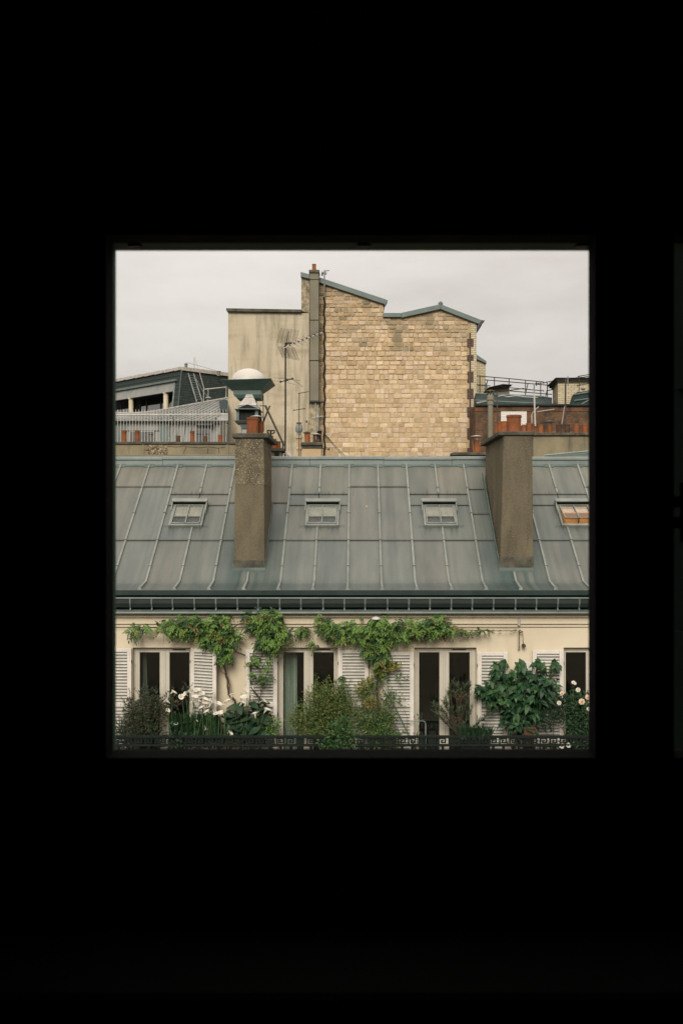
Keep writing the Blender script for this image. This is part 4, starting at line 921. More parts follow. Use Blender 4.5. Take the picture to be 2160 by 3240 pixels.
# skew flue block with zinc lid
ls = thing('flue_block', at(1590,1250,43), 'stubby concrete flue block with a wide zinc lid on the teal roof', 'chimney')
m = MB(); m.prism([at(1549,1248,43),at(1610,1256,43),at(1610,1224,43),at(1556,1228,43)], (0,1.6,0)); m.build('block', M['flue'], ls)
m = MB(); m.prism([at(1552,1229,42.8),at(1585,1226,42.8),at(1612,1224,42.8),at(1617,1219,42.8),at(1590,1219,42.8),at(1548,1226,42.8)], (0,1.9,0)); m.build('cornice', M['flue'], ls, bevel=.02)
m = MB(); m.prism([at(1544,1225,42.6),at(1590,1219,42.6),at(1622,1217,42.6),at(1590,1214.5,42.6)], (0,2.2,0)); m.build('lid', M['zinc_teal'], ls, bevel=.015)
# big cream brick chimney stack
bc = thing('brick_chimney', at(1800,1282,41), 'pale cream brick chimney with a heavy grey cornice, at the right edge', 'chimney')
CX = ax(1764,41); XR_ = ax(1890,41)
m = MB(); m.prism([(CX,41,az(1284,41)),(XR_,41.0,az(1284,41)),(XR_,44,az(1284,41)),(ax(1747,43.2),43.2,az(1284,41))], (0,0,az(1210,41)-az(1284,41))); m.build('shaft', M['brick_cream'], bc)
for y0, y1, o_, mt in ((1206,1211,.06,'flue'),(1200,1206,.16,'concrete'),(1197,1200,.26,'zinc_dark')):
    zz, zh = az(y1,41), az(y0,41)
    m = MB(); m.prism([(CX-o_*.6,41-o_,zz),(XR_,41-o_,zz),(XR_,44,zz),(ax(1747,43.2)-o_,43.2,zz)], (0,0,zh-zz-.004)); m.build('cornice', M[mt], bc, bevel=.012)
p = at(1843,1230,40.98); MB().lathe([(.05,0),(.09,.0),(.09,.02),(.05,.02)], p, 10).build('plate', M['pale_metal'], bc)
# dormer roof at the right edge
dm = thing('teal_dormer', at(1840,1280,40.6), 'dark teal zinc dormer roof leaning against the cream brick chimney', 'dormer')
m = MB(); m.prism([at(1806,1282,40.4),at(1817,1247,40.4),at(1824,1241,40.4),at(1890,1231,40.4),at(1890,1284,40.4)], (0,.5,0)); m.build('sheet', M['zinc_teal'], dm)
for a,b,c_,d in ((1815,1249,1890,1236),(1815,1268,1890,1258),(1834,1282,1890,1250),(1855,1283,1890,1263)):
    m = MB(); m.tube([at(a,b,40.37),at(c_,d,40.37)], .035, 5); m.build('seam', M['zinc_ridge'], dm)
# roof railing of thin rods
rr = thing('roof_railing', at(1620,1250,43.5), 'thin rusty safety railing along the teal zinc roof against the sky', 'railing')
def rod_(name, pts, r=.022):
    MB().tube([at(*p) for p in pts], r, 5).build(name, M['rust'], rr)
YR = 43.4
for pts in ([(1504,1189,YR),(1610,1198,YR),(1700,1207,YR),(1716,1208,YR),(1721,1213,YR)], [(1533,1202,YR),(1620,1209,YR),(1745,1220,YR)], [(1504,1218,YR),(1550,1221,YR)], [(1612,1227,YR),(1710,1236,YR),(1718,1236,YR),(1719,1240,YR)], [(1612,1237,YR),(1745,1248,YR)], [(1730,1236,YR),(1750,1232,YR)]): rod_('rail', pts)
for x, y0, y1 in ((1517,1190,1246),(1563,1194,1222),(1609,1198,1250),(1661,1203,1252),(1709,1207,1254),(1730,1211,1258),(1696,1206,1221)): rod_('post', [(x,y0,YR),(x,y1,YR)])
for a in ([(1669,1213,YR),(1661,1246,YR)], [(1733,1218,YR),(1724,1258,YR)], [(1542,1201,YR),(1538,1218,YR)]): rod_('strut', a)
# ---- parapet wall with pots right of the right chimney
YP = 31.0
pt = thing('chimney_wall', (ax(1780,YP),YP,21.3), 'low stained chimney wall with six clay pots, right of the right chimney', 'chimney wall')
m = MB(); pbox(m,1686,1900,1378,1470,YP,.5); m.build('wall', M['render_tan'], pt, bevel=.012)
m = MB(); pbox(m,1684,1900,1369,1377.8,YP-.08,.66); m.build('cap', M['concrete'], pt, bevel=.015)
for x0,x1,d in ((1702,1721,0),(1730,1748,0),(1759,1778,1),(1786,1804,1),(1814,1833,0),(1841,1860,0)): pot(pt,x0,x1,1343,1370,YP,bool(d),14)
pot_hat(pt,1721,1756,1331,YP,az(1343,YP),'zinc_dark',.1)
# blue zinc slope between the parapet and the ridge
m = MB(); m.hexa([at(1706,1463,29.6),at(1890,1463,29.6),at(1890,1436,30.4),at(1722,1448,30.4)], [at(1708,1463,30.9),at(1890,1463,30.9),at(1890,1425,30.8),at(1722,1441,30.8)])
m.build('lean_to_roof', M['zinc_ridge'], house)
m = MB(); m.tube([at(1708,1457,29.7),at(1722,1441,30.4),at(1890,1425,30.4)], .03, 5); m.build('lean_to_edge', M['zinc_ridge_top'], house)
m = MB(); pbox(m,1829,1890,1446,1450,29.8,.5); m.build('roof_hatch', M['zinc_ridge'], house)
# low concrete flue block in front of the stone wall, with a hatted pot
lw = thing('chimney_block', at(1480,1460,32), 'low concrete chimney block left of the right chimney carrying one hatted clay pot', 'chimney')
m = MB(); pbox(m,1440,1560,1441,1475,32,.7); m.build('block', M['flue'], lw, bevel=.012); m = MB(); pbox(m,1430,1562,1431,1440.6,31.92,.86); m.build('cap', M['concrete'], lw, bevel=.015)
m = MB(); pbox(m,1476,1479,1441,1475,31.97,.03); m.build('joint', M['concrete'], lw)
pot(lw,1496,1522,1407,1432,32.1); pot(lw,1501,1516,1392,1408,32.16); pot_hat(lw,1484,1534,1377,32.1,az(1430,32.1),'pale_metal',.25)
# ornate stone flue pipe
of = thing('flue_pipe', at(1552,1380,37), 'tall pale stone flue pipe with an ornate crowned pot, in front of the brick wall', 'chimney')
p = at(1550.5,1385,37); hz = lambda y: az(y,37)-p.z
MB().lathe([(.095,0),(.095,hz(1282)),(.12,hz(1281)),(.115,hz(1268)),(.15,hz(1266)),(.15,hz(1261)),(.12,hz(1260)),(.13,hz(1255)),(.10,hz(1250)),(.085,hz(1246))], p, 14).build('pipe', M['concrete' if 0 else 'flue'], of, smooth=True)
m = MB(); m.lathe([(.15,hz(1239)),(.17,hz(1238)),(.16,hz(1236)),(.05,hz(1234))], p, 12); m.build('crown', M['concrete'], of)
for q in range(6):
    a = q*math.pi/3+.3; MB().tube([p+Vector((.11*math.cos(a),.11*math.sin(a),hz(1247))),p+Vector((.15*math.cos(a),.15*math.sin(a),hz(1238.5)))], .03, 5).build('crown_post', M['concrete'], of)
# ---- small peach chimney in front of the stone wall
pc = thing('chimney_stack', at(987,1462,33), 'small peach rendered chimney with a red pot and a dark pot, below the stone wall', 'chimney')
m = MB(); pbox(m,957,1016,1410,1475,33,.7); m.build('shaft', M['peach'], pc, bevel=.012); m = MB(); pbox(m,951,1018,1399,1409.7,32.9,1.1); m.build('cap', M['concrete'], pc, bevel=.02)
m = MB(); pbox(m,954,1018,1410,1418,32.96,.05); m.build('dark_band', M['concrete'], pc, bevel=.01)  # darker band right under the cap
pot(pc,963,981,1370,1400,33.05); pot_hat(pc,956,984,1366,33.05,az(1398,33),'zinc_dark',.1)
pot(pc,990,1006,1373,1400,33.05,True); pot_hat(pc,982,1016,1371,33.0,az(1398,33),'pale_metal',.15); pot(pc,1004,1017,1376,1400,33.3,True)
p = at(1010,1374,33.4); MB().lathe([(.06,0),(.10,.10),(.085,.11),(.05,.02)], p, 10).build('pot_bowl', M['black_metal'], pc)
m = MB(); rb(m,(1016,1418,33.2),(1040,1422,33.2),.014); rb(m,(1040,1418,33.2),(1040,1426,33.2),.02); m.build('bracket', M['black_metal'], pc)
ur = thing('urn_cowl', at(946,1462,33.5), 'grey urn shaped chimney cowl on a pale clay stack, left of the small peach chimney', 'chimney')
p = at(946,1462,33.5); hz = lambda y: az(y,33.5)-p.z
MB().lathe([(.07,0),(.075,hz(1425)),(.10,hz(1423)),(.10,hz(1418)),(.075,hz(1416)),(.08,hz(1390)),(.115,hz(1387)),(.115,hz(1380)),(.09,hz(1379))], p, 14).build('stack', M['peach'], ur, smooth=True)
MB().lathe([(.085,hz(1379)),(.075,hz(1370)),(.12,hz(1364)),(.125,hz(1355)),(.10,hz(1345)),(.06,hz(1341)),(.11,hz(1338)),(.09,hz(1336.5)),(.02,hz(1336))], p, 16).build('cowl', M['black_metal' if 0 else 'grey_metal'], ur, smooth=True)
m = MB(); pbox(m,922,958,1446,1466,33.2,.4); m.build('base_box', M['pale_metal'], ur, bevel=.01)
# ---- wall stub with pots hidden behind the left chimney
ws = thing('flue_stub', at(875,1460,29.5), 'dark flue stub with small clay pots peeping out right of the left chimney', 'chimney')
m = MB(); pbox(m,800,890,1428,1475,29.5,.7); m.build('block', M['render_tan'], ws, bevel=.01); m = MB(); pbox(m,798,897,1417,1427.7,29.4,.9); m.build('cap', M['concrete'], ws, bevel=.012)
m = MB(); pbox(m,868,882,1432,1470,29.42,.08); m.build('opening', M['black_metal'], ws)
pot(ws,862,876,1393,1418,29.5); pot(ws,874,888,1396,1418,29.55); pot(ws,844,864,1378,1418,29.8); pot(ws,869,874,1388,1400,29.7)
ib = thing('iron_bracket', at(858,1378,29.6), 'black iron loop bracket above the clay pots right of the left chimney', 'bracket')
m = MB(); m.tube([at(853,1374,29.8),at(845,1366,29.8),at(844,1362.5,29.8),at(870,1362.5,29.8),at(869,1367,29.8),at(861,1374,29.8)], .022, 6); m.tube([at(857,1363,29.8),at(857,1380,29.8)],.028,6); m.build('loop', M['black_metal'], ib, smooth=True)

# ---- ventilator hat with the white dome, standing on the left chimney
YV = 26.0
hv = thing('roof_ventilator', (-2.9,26.3,az(1371,24.5)), 'dark green inverted hat ventilator with a white dome, on the left chimney', 'ventilator')
f1 = [(694,1201.5),(858,1196.5)]; f0 = [(738,1237),(826,1236)]
xa, xb = ax(694,YV), ax(858,YV); zt = az(1199,YV); xc, xd = ax(738,26.35), ax(826,26.35); zb_ = az(1236,26.35); zz_ = az(1252,26.35)
Yb_ = YV+1.42; yi0, yi1 = 26.35, Yb_-.35
m = MB(); top = [(xa,YV,zt-.02),(xb,YV,zt+.02),(xb,Yb_,zt+.02),(xa,Yb_,zt-.02)]; bot = [(xc,yi0,zb_),(xd,yi0,zb_),(xd,yi1,zb_),(xc,yi1,zb_)]
m.hexa(bot, top); m.build('hat', M['green_sheet'], hv, bevel=.008)
m = MB(); m.box(xc,xd,yi0,yi1,zz_+.03,zb_-.002); m.hexa([(xc+.09,yi0+.05,zz_-.06),(xd-.03,yi0+.05,zz_-.06),(xd-.03,yi1,zz_-.06),(xc+.09,yi1,zz_-.06)],[(xc,yi0,zz_+.029),(xd,yi0,zz_+.029),(xd,yi1,zz_+.029),(xc,yi1,zz_+.029)]); m.build('collar', M['green_sheet'], hv, bevel=.006)
m = MB(); m.box(xc,xd,yi0-.012,yi0-.001,zb_-.03,zb_+.002); m.build('collar_strip', M['zinc_strap'], hv)
cxh, cyh = ax(785,26.6), 26.72
prof = [(.475,0)]+[(.462*math.cos(a), .035+.345*math.sin(a)) for a in [i*math.pi/2/9 for i in range(9)]]+[(.02,.38)]
MB().lathe(prof, (cxh,cyh,zt), 28).build('dome', M['white_dome'], hv, smooth=True)
m = MB()
for q in (3.9,5.2,.5,2): m.box(cxh+.47*math.cos(q)-.03,cxh+.47*math.cos(q)+.03,cyh+.47*math.sin(q)-.03,cyh+.47*math.sin(q)+.03,zt,zt+.05)
m.build('dome_clip', M['grey_metal'], hv)
p = Vector((ax(787,26.75),26.85,az(1371,24.5)-.1)); MB().lathe([(.215,0),(.215,zz_-p.z)], p, 18).build('duct', M['grey_metal'], hv, smooth=True)
m = MB(); m.tube([at(833,1250,26.3),at(833,1300,26.2),at(834,1366,26.1)], .012, 5); m.build('stay_rod', M['black_metal'], hv)
# cowl with a hood in front of the duct
ac = thing('chimney_cowl', (ax(780,25.8),25.8,az(1371,24.5)), 'weathered boxy cowl with a flared pale hood, under the green hat ventilator', 'cowl')
Yw = 25.75
def ring_(x0, x1, y, dep, off=0): X0, X1 = ax(x0,Yw), ax(x1,Yw); z = az(y,Yw); return [(X0,Yw+off,z),(X1,Yw+off,z),(X1,Yw+dep,z),(X0,Yw+dep,z)]
m = MB(); m.hexa(ring_(753,813,1283,.55), ring_(772,801,1256,.40,.14)); m.hexa([(p[0],p[1],p[2]+.001) for p in ring_(772,801,1256,.40,.14)], ring_(776,796,1245,.36,.17)); m.build('hood', M['pale_metal'], ac, bevel=.01)
m = MB(); m.hexa(ring_(742,824,1296,.75,-.12), ring_(753,813,1284,.6,0)); m.build('brim', M['grey_metal'], ac, bevel=.006)
m = MB(); m.prism([at(752,1291,Yw-.13),at(783,1279,Yw-.13),at(814,1291,Yw-.13)], (0,.02,0)); m.build('gable', M['black_metal'], ac)
m = MB(); pbox(m,757,806,1294,1329,Yw+.06,.45); m.build('opening', M['black_metal'], ac)
for a, b in ((747,756.5),(806.5,817)): m = MB(); pbox(m,a,b,1293,1330,Yw,.55); m.build('post', M['zinc_strap'], ac, bevel=.006)
m = MB(); m.hexa(ring_(748,816,1340,.5,.0), ring_(742,822,1331,.6,-.08)); m.build('tray', M['zinc_strap'], ac, bevel=.006)
m = MB(); m.hexa(ring_(763,800,1356,.4,.12), ring_(757,806,1341,.5,.03)); m.hexa(ring_(761,802,1372,.4,.1), ring_(764,799,1357,.4,.12)); m.build('funnel', M['grey_metal'], ac, bevel=.01)
m = MB(); m.tube([at(819,1290,25.9),at(822,1312,25.9),at(826,1340,25.9),at(827,1368,25.9)], [.03,.045,.03,.03], 5); m.build('bent_pipe', M['black_metal'], ac)
pl = thing('leaning_plank', at(831,1338,26.4), 'short dark plank leaning above the left chimney pots', 'plank')
m = MB(); a, b = at(831,1340,26.4), at(853,1284,26.4); s_ = Vector((.028,0,.012)); m.hexa([a-s_,a+s_,a+s_+Vector((0,.03,0)),a-s_+Vector((0,.03,0))],[b-s_,b+s_,b+s_+Vector((0,.03,0)),b-s_+Vector((0,.03,0))]); m.build('board', M['stem'], pl)
sp = thing('stay_pole', at(905,1430,31), 'pale slanting pole propped between the left chimney and the tall black mast', 'pole')
m = MB(); m.tube([at(838,1280,29),at(898,1408,31)], .035, 6); m.build('pole', M['pale_metal'], sp); m = MB(); m.tube([at(820,1283,28.6),at(838,1282,29)], .03, 6); m.build('pole_end', M['pale_metal'], sp)

# ---- antennas
def dip(m, p, d, l, r): m.tube([p-d*l, p+d*l], r, 4)
an = thing('tall_antenna', at(903,1462,34), 'tall black mast with a long slanting antenna boom and wire grid reflectors', 'antenna')
YA = 34.0
m = MB(); m.tube([at(903,1085,YA),at(903,1300,YA),at(902,1465,YA)], [.026,.028,.028], 8); m.build('mast', M['black_metal'], an, smooth=True)
p0, p1 = at(896,1102,YA-.3), at(1022,1050,YA+1.0); m = MB(); m.tube([p0,p1], .018, 6); m.build('boom', M['pale_metal'], an)
d = Vector((-.9,.35,.55)).normalized()
for i in range(9):
    p = p0.lerp(p1, .16+i*.104); m = MB(); dip(m, p, d, .22-.012*i, .0045); m.lathe([(.035,0),(.03,.03),(.01,.05)], p+Vector((0,0,.0)), 6); m.build('element', M['black_metal'], an)
def grid(name, a, b, c_, d_, nr, nc):
    A, B, C_, D = [at(*q) for q in (a,b,c_,d_)]; m = MB()
    for i in range(nr+1): f = i/nr; m.tube([A.lerp(D,f),B.lerp(C_,f)], .0045, 3)
    for i in range(nc+1): f = i/nc; m.tube([A.lerp(B,f),D.lerp(C_,f)], .0055, 3)
    m.build(name, M['rust'], an)
grid('reflector', (888,1039,YA-.2),(945,1045,YA+.4),(934,1089,YA+.3),(877,1084,YA-.2), 15, 5); grid('reflector', (879,1096,YA-.2),(931,1101,YA+.3),(947,1140,YA+.3),(893,1130,YA-.2), 14, 5)
m = MB(); rb(m,(914,1048,YA),(905,1088,YA),.012); rb(m,(906,1104,YA),(918,1131,YA),.010); m.build('reflector_arm', M['black_metal'], an)
m = MB(); m.tube([at(900,1098,YA-.1),at(910,1085,YA),at(922,1086,YA)], .03, 6); m.build('dipole_box', M['black_metal'], an)
m = MB(); rb(m,(888,1208,YA-.3),(926,1198,YA+.3),.017); m.build('boom', M['black_metal'], an)
for a, b in (((867,1195,YA),(950,1204,YA)), ((842,1203,YA),(888,1207,YA)), ((907,1210,YA),(934,1217,YA)), ((925,1199,YA),(960,1225,YA)), ((888,1195,YA),(925,1198,YA))): m = MB(); rb(m,a,b,.0055,4); m.build('element', M['rust'], an)
for x in (888,925,909): MB().lathe([(.03,-.03),(.035,0),(.03,.03)], at(x,1208-(x-888)*.26,YA), 6).build('insulator', M['black_metal'], an)
m = MB(); m.tube([at(897,1455,YA-.1),at(893,1440,YA-.1),at(904,1432,YA-.1),at(914,1444,YA-.1)], .06, 6); m.build('base_weight', M['pale_metal'], an)
for a, b in (((908,1430,YA),(924,1452,YA-.5)), ((897,1396,YA),(894,1420,YA)), ((914,1432,YA+.2),(930,1460,YA))): m = MB(); rb(m,a,b,.035,5); m.build('foot', M['pale_metal'], an)
m = MB(); pbox(m,893,897,1394,1420,YA-.1,.08); m.build('clamp', M['black_metal'], an)
a2 = thing('slim_antenna', at(946,1460,32.8), 'slim rusty antenna rising in front of the grey urn cowl', 'antenna')
m = MB(); m.tube([at(946.5,1243,32.8),at(946,1350,32.8),at(945,1425,32.8),at(947,1460,32.8)], .014, 5); m.build('mast', M['rust'], a2)
m = MB(); rb(m,(944,1245,32.8),(976,1239,33.2),.013); m.build('boom', M['rust'], a2); m = MB(); rb(m,(930,1298,32.8),(963,1293,32.8),.013); m.build('crossbar', M['rust'], a2)
for x in (930,963): MB().lathe([(.02,-.02),(.024,0),(.02,.02)], at(x,1298-(x-930)*.15,32.8), 6).build('tip', M['rust'], a2)
a3 = thing('bent_antenna', at(1000,1368,33.2), 'short dark antenna above the peach chimney with a pale bent arm', 'antenna')
m = MB(); m.tube([at(998,1275,33.3),at(1001,1365,33.3)], .02, 6); m.build('mast', M['grey_metal'], a3); m = MB(); rb(m,(1011,1290,33.3),(1003,1366,33.3),.016); m.build('stay', M['grey_metal'], a3)
m = MB(); rb(m,(982,1273,33.3),(1026,1272,33.3),.02); m.build('crossbar', M['black_metal'], a3); m = MB(); m.tube([at(972,1333,33.3),at(985,1324,33.3),at(1003,1318,33.3),at(1024,1317,33.3)], .012, 5); m.build('arm', M['white_rail'], a3); m = MB(); pbox(m,967,973,1330,1337,33.3,.06); m.build('feed_box', M['rust'], a3)
a4 = thing('ridge_antenna', at(1026,900,41.8), 'little antenna at the top of the stone building beside the grey flue', 'antenna')
m = MB(); rb(m,(1026,858,41.8),(1026,905,41.8),.03); m.build('mast', M['grey_metal'], a4); m = MB(); rb(m,(1024,857,41.8),(1041,856,42),.02); m.build('boom', M['grey_metal'], a4)
m = MB(); rb(m,(1018,872,41.8),(1022,862,41.8),.03); rb(m,(1018,858,41.8),(1018,874,41.8),.012); m.build('element', M['black_metal'], a4); m = MB(); pbox(m,1028,1033,859,866,41.7,.15); m.build('feed_box', M['grey_metal'], a4)
a5 = thing('white_mast', at(1692,1352,36), 'white antenna mast with a tilted yagi, in front of the brick wall', 'antenna')
YM = 36.0
m = MB(); rb(m,(1689,1245,YM),(1692,1348,YM),.032,7); m.build('mast', M['white_rail'], a5, smooth=True); m = MB(); rb(m,(1688.5,1213,YM),(1689,1245,YM),.024,6); m.build('upper_mast', M['grey_metal'], a5)
m = MB(); m.tube([at(1686,1214,YM),at(1704,1214,YM),at(1745,1206,YM+.4)], .014, 5); m.build('boom', M['black_metal'], a5)
for x, h in ((1695,7),(1702,5),(1718,4),(1728,4),(1737,3)): m = MB(); rb(m,(x,1213-(x-1690)*.12-h*.4,YM),(x,1213-(x-1690)*.12+h,YM),.013,4); m.build('element', M['black_metal'], a5)
m = MB(); m.tube([at(1691,1296,YM),at(1697,1292,YM),at(1703,1286,YM)], .014, 5); m.tube([at(1696,1303,YM),at(1752,1295,YM+.3)], .014, 5); m.build('side_arm', M['white_rail'], a5)
m = MB(); m.tube([at(1681.5,1340,YM),at(1681,1312,YM),at(1684,1304,YM),at(1690,1303,YM)], .016, 5); m.build('bent_conduit', M['white_rail'], a5)
a6 = thing('dark_mast', at(1787,1350,36), 'tall dark mast with a twisted wire boom across the cream brick chimney', 'antenna')
m = MB(); rb(m,(1788,1198,YM),(1787,1345,YM),.032,7); m.build('mast', M['rust'], a6); m = MB(); rb(m,(1795,1190,YM),(1795,1222,YM),.018); m.build('finial', M['grey_metal'], a6)
m = MB(); m.tube([at(1780,1199,YM)]+[at(1795+i*7,1198-i*.75+1.2*(i%2),YM+.05*i) for i in range(12)], .017, 5); m.build('boom', M['black_metal'], a6)
m = MB(); m.tube([at(1785,1286,YM),at(1776,1342,YM)], .012, 4); m.build('wire', M['white_rail'], a6); m = MB(); m.tube([at(1830,1191,YM),at(1824,1195,YM),at(1826,1200,YM)], .014, 4); m.tube([at(1826,1191,YM),at(1880,1182,YM)], .016, 4); m.tube([at(1822,1220,YM),at(1880,1211,YM)], .016, 4); m.build('side_wire', M['rust'], a6); m = MB(); rb(m,(1831,1191,YM),(1830,1240,YM),.016); m.build('hanger', M['rust'], a6)
a7 = thing('yagi_antenna', at(1572,1345,35.6), 'dark thin mast with a horizontal yagi pointing right, beside the pale flue pipe', 'antenna')
m = MB(); rb(m,(1571,1238,35.6),(1573,1342,35.6),.026,6); m.build('mast', M['rust'], a7); m = MB(); m.tube([at(1566,1239,35.6),at(1600,1237,35.8),at(1656,1229,36.2)], .016, 5); m.build('boom', M['black_metal'], a7)
for i in range(8): m = MB(); x = 1585+i*9; p = at(x,1238-(i*9)*.125,35.8); dip(m, p, Vector((.75,.55,.25)).normalized(), .11, .009); m.build('element', M['black_metal'], a7)
# ================================================================= plants
v5 = lambda u, v: (340+.3444*u, 1860+.3444*v)
v6 = lambda u, v: (860+.3444*u, 1860+.3444*v)
v7 = lambda u, v: (1360+.3444*u, 1860+.3444*v)
random.seed(41)
def rvec():
    while True:
        v = Vector((R(-1,1),R(-1,1),R(-1,1)))
        if .05 < v.length < 1: return v.normalized()
def leaf(m, p, d, n, Ln, Wd, c, droop=.15, fold=.25):
    d = d.normalized(); s = d.cross(n); s = s.normalized() if s.length > 1e-4 else Vector((1,0,0)); n = s.cross(d)
    mid = p + d*Ln*.5 + n*Ln*.04; tip = p + d*Ln - n*Ln*droop; e = n*Wd*fold
    m.add([p, p+d*Ln*.42+s*Wd*.5+e, p+d*Ln*.42-s*Wd*.5+e, mid, tip], [(0,1,3),(0,3,2),(1,4,3),(3,4,2)], c)
def cvar(c, k=.25, hue=.12):
    f = R(1-k,1+k); return (c[0]*f*R(1-hue,1+hue), c[1]*f, c[2]*f*R(1-hue,1+hue))
UPN = Vector((0,-.62,.78))
def compound(m, p, Ln, c, down=.7, Wl=.036, pairs=4, spread=1.0):
    """a wisteria-like leaf: a drooping midrib with leaflets in pairs"""
    a = R(-1,1); d = Vector((a*spread*R(.6,1.5), R(-.9,.1), -down*R(-.45,1.2))).normalized()
    n = (UPN+rvec()*.45).normalized(); s = d.cross(n).normalized()
    for i in range(pairs):
        q = p + d*Ln*(.22+.62*i/pairs) + Vector((0,0,-Ln*.25*(i/pairs)**2))
        for sg in (-1,1): leaf(m, q, d*.55+s*sg*.8+Vector((0,0,-.28)), n+rvec()*.3, Ln*R(.30,.42), Wl*R(.8,1.2), cvar(c,.22), .2)
    leaf(m, p+d*Ln*.86+Vector((0,0,-Ln*.2)), d+Vector((0,0,-.3)), n, Ln*.42, Wl*1.1, cvar(c,.22), .2)
def inpoly(x, y, P):
    r = False; j = len(P)-1
    for i in range(len(P)):
        if (P[i][1] > y) != (P[j][1] > y) and x < (P[j][0]-P[i][0])*(y-P[i][1])/(P[j][1]-P[i][1])+P[i][0]: r = not r
        j = i
    return r
def scatter(P, n, Y0, Y1):
    xs = [p[0] for p in P]; ys = [p[1] for p in P]; k = 0; o = []
    while k < n:
        x, y = R(min(xs),max(xs)), R(min(ys),max(ys))
        if inpoly(x, y, P): o.append((at(x,y,R(Y0,Y1)), x, y)); k += 1
    return o
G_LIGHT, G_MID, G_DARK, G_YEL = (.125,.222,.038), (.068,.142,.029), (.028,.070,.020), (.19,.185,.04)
def vine(t, polys, dens, lo=G_MID, hi=G_LIGHT, Ln=.21):
    m = MB()
    for P in polys:
        A = abs(sum(P[i-1][0]*P[i][1]-P[i][0]*P[i-1][1] for i in range(len(P))))/2
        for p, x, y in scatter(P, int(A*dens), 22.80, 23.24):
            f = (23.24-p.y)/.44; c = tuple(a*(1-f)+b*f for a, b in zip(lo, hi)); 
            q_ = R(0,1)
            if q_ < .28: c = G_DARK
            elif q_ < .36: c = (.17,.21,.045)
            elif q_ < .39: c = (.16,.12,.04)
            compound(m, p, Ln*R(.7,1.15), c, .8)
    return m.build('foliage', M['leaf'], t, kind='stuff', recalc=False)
def stem(t, pts, r, Y=23.1, name='stem', mat='stem'):
    q = [at(x,y,Y+R(-.03,.03)) for x, y in pts]; m = MB()
    fine = []
    for a, b in zip(q, q[1:]):
        for i in range(3): fine.append(a.lerp(b, i/3)+Vector((R(-.012,.012),R(-.01,.01),0)))
    fine.append(q[-1]); k = len(fine)
    m.tube(fine, [r*(1-.45*i/k) for i in range(k)], 6); return m.build(name, M[mat], t, smooth=True)
# --- left vine: trunk between the windows, arms along a wire under the gutter
va = thing('wisteria_vine', at(741,2330,23.), 'leafy green vine on the wall over the first window, with a bare crooked trunk', 'vine')
stem(va, [(741,2340),(745,2290),v5(1175,1040),v5(1110,980),v5(1105,870),v5(1088,790),v5(1072,700),v5(1080,600),v5(1050,500),v5(900,380),v5(700,350),v5(480,365),v5(345,364)], .030)
stem(va, [v5(1110,980),v5(1130,900),v5(1108,820),v5(1040,765)], .014); stem(va, [v5(1265,620),v5(1200,595),v5(1160,570),v5(1090,520)], .018); stem(va, [v5(1165,355),v5(1215,330),v5(1280,325)], .014); stem(va, [v5(1200,450),v5(1245,375),v5(1270,335)], .012); stem(va, [v5(1205,445),v5(1260,405),v5(1320,385)], .012)
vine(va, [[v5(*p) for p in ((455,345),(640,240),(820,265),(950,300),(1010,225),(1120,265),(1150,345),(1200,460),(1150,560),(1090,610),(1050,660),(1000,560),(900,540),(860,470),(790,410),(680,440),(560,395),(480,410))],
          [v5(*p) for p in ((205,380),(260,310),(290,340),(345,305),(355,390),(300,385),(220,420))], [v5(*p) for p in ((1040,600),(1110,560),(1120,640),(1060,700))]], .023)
for x0, y0, x1, y1 in ((285,400,280,540),(520,400,508,535),(215,370,170,440)):
    stem(va, [v5(x0,y0),v5((x0+x1)/2+6,(y0+y1)/2),v5(x1,y1)], .004, 23.1, 'tendril', 'green_stem')
# --- second vine over the third shutter
vb = thing('wisteria_vine', at(800,2330,23.), 'vine with dense bright foliage climbing across the green-laced shutter left of the second window', 'vine')
stem(vb, [(860,2330),v5(1500,1180),v5(1440,1060),v5(1350,960),v5(1308,860),v5(1325,680),v5(1345,580),v5(1410,535)], .026); stem(vb, [v5(1330,640),v5(1370,500),v5(1390,400),v5(1440,300)], .020); stem(vb, [v5(1385,1060),v5(1440,860),v5(1490,700),v5(1500,600)], .012)
vine(vb, [[(772,1962),(800,1938),(835,1926),(868,1924),(888,1955),(893,1985),(925,2008),(918,2022),(890,2005),(884,2050),(868,2062),(850,2050),(826,2045),(818,2000),(790,1985)],
          [v5(*p) for p in ((1280,665),(1500,650),(1500,685),(1290,690))], [v5(*p) for p in ((1330,800),(1420,760),(1480,800),(1430,860))], [v5(*p) for p in ((1385,470),(1500,470),(1540,560),(1420,560))]], .025)
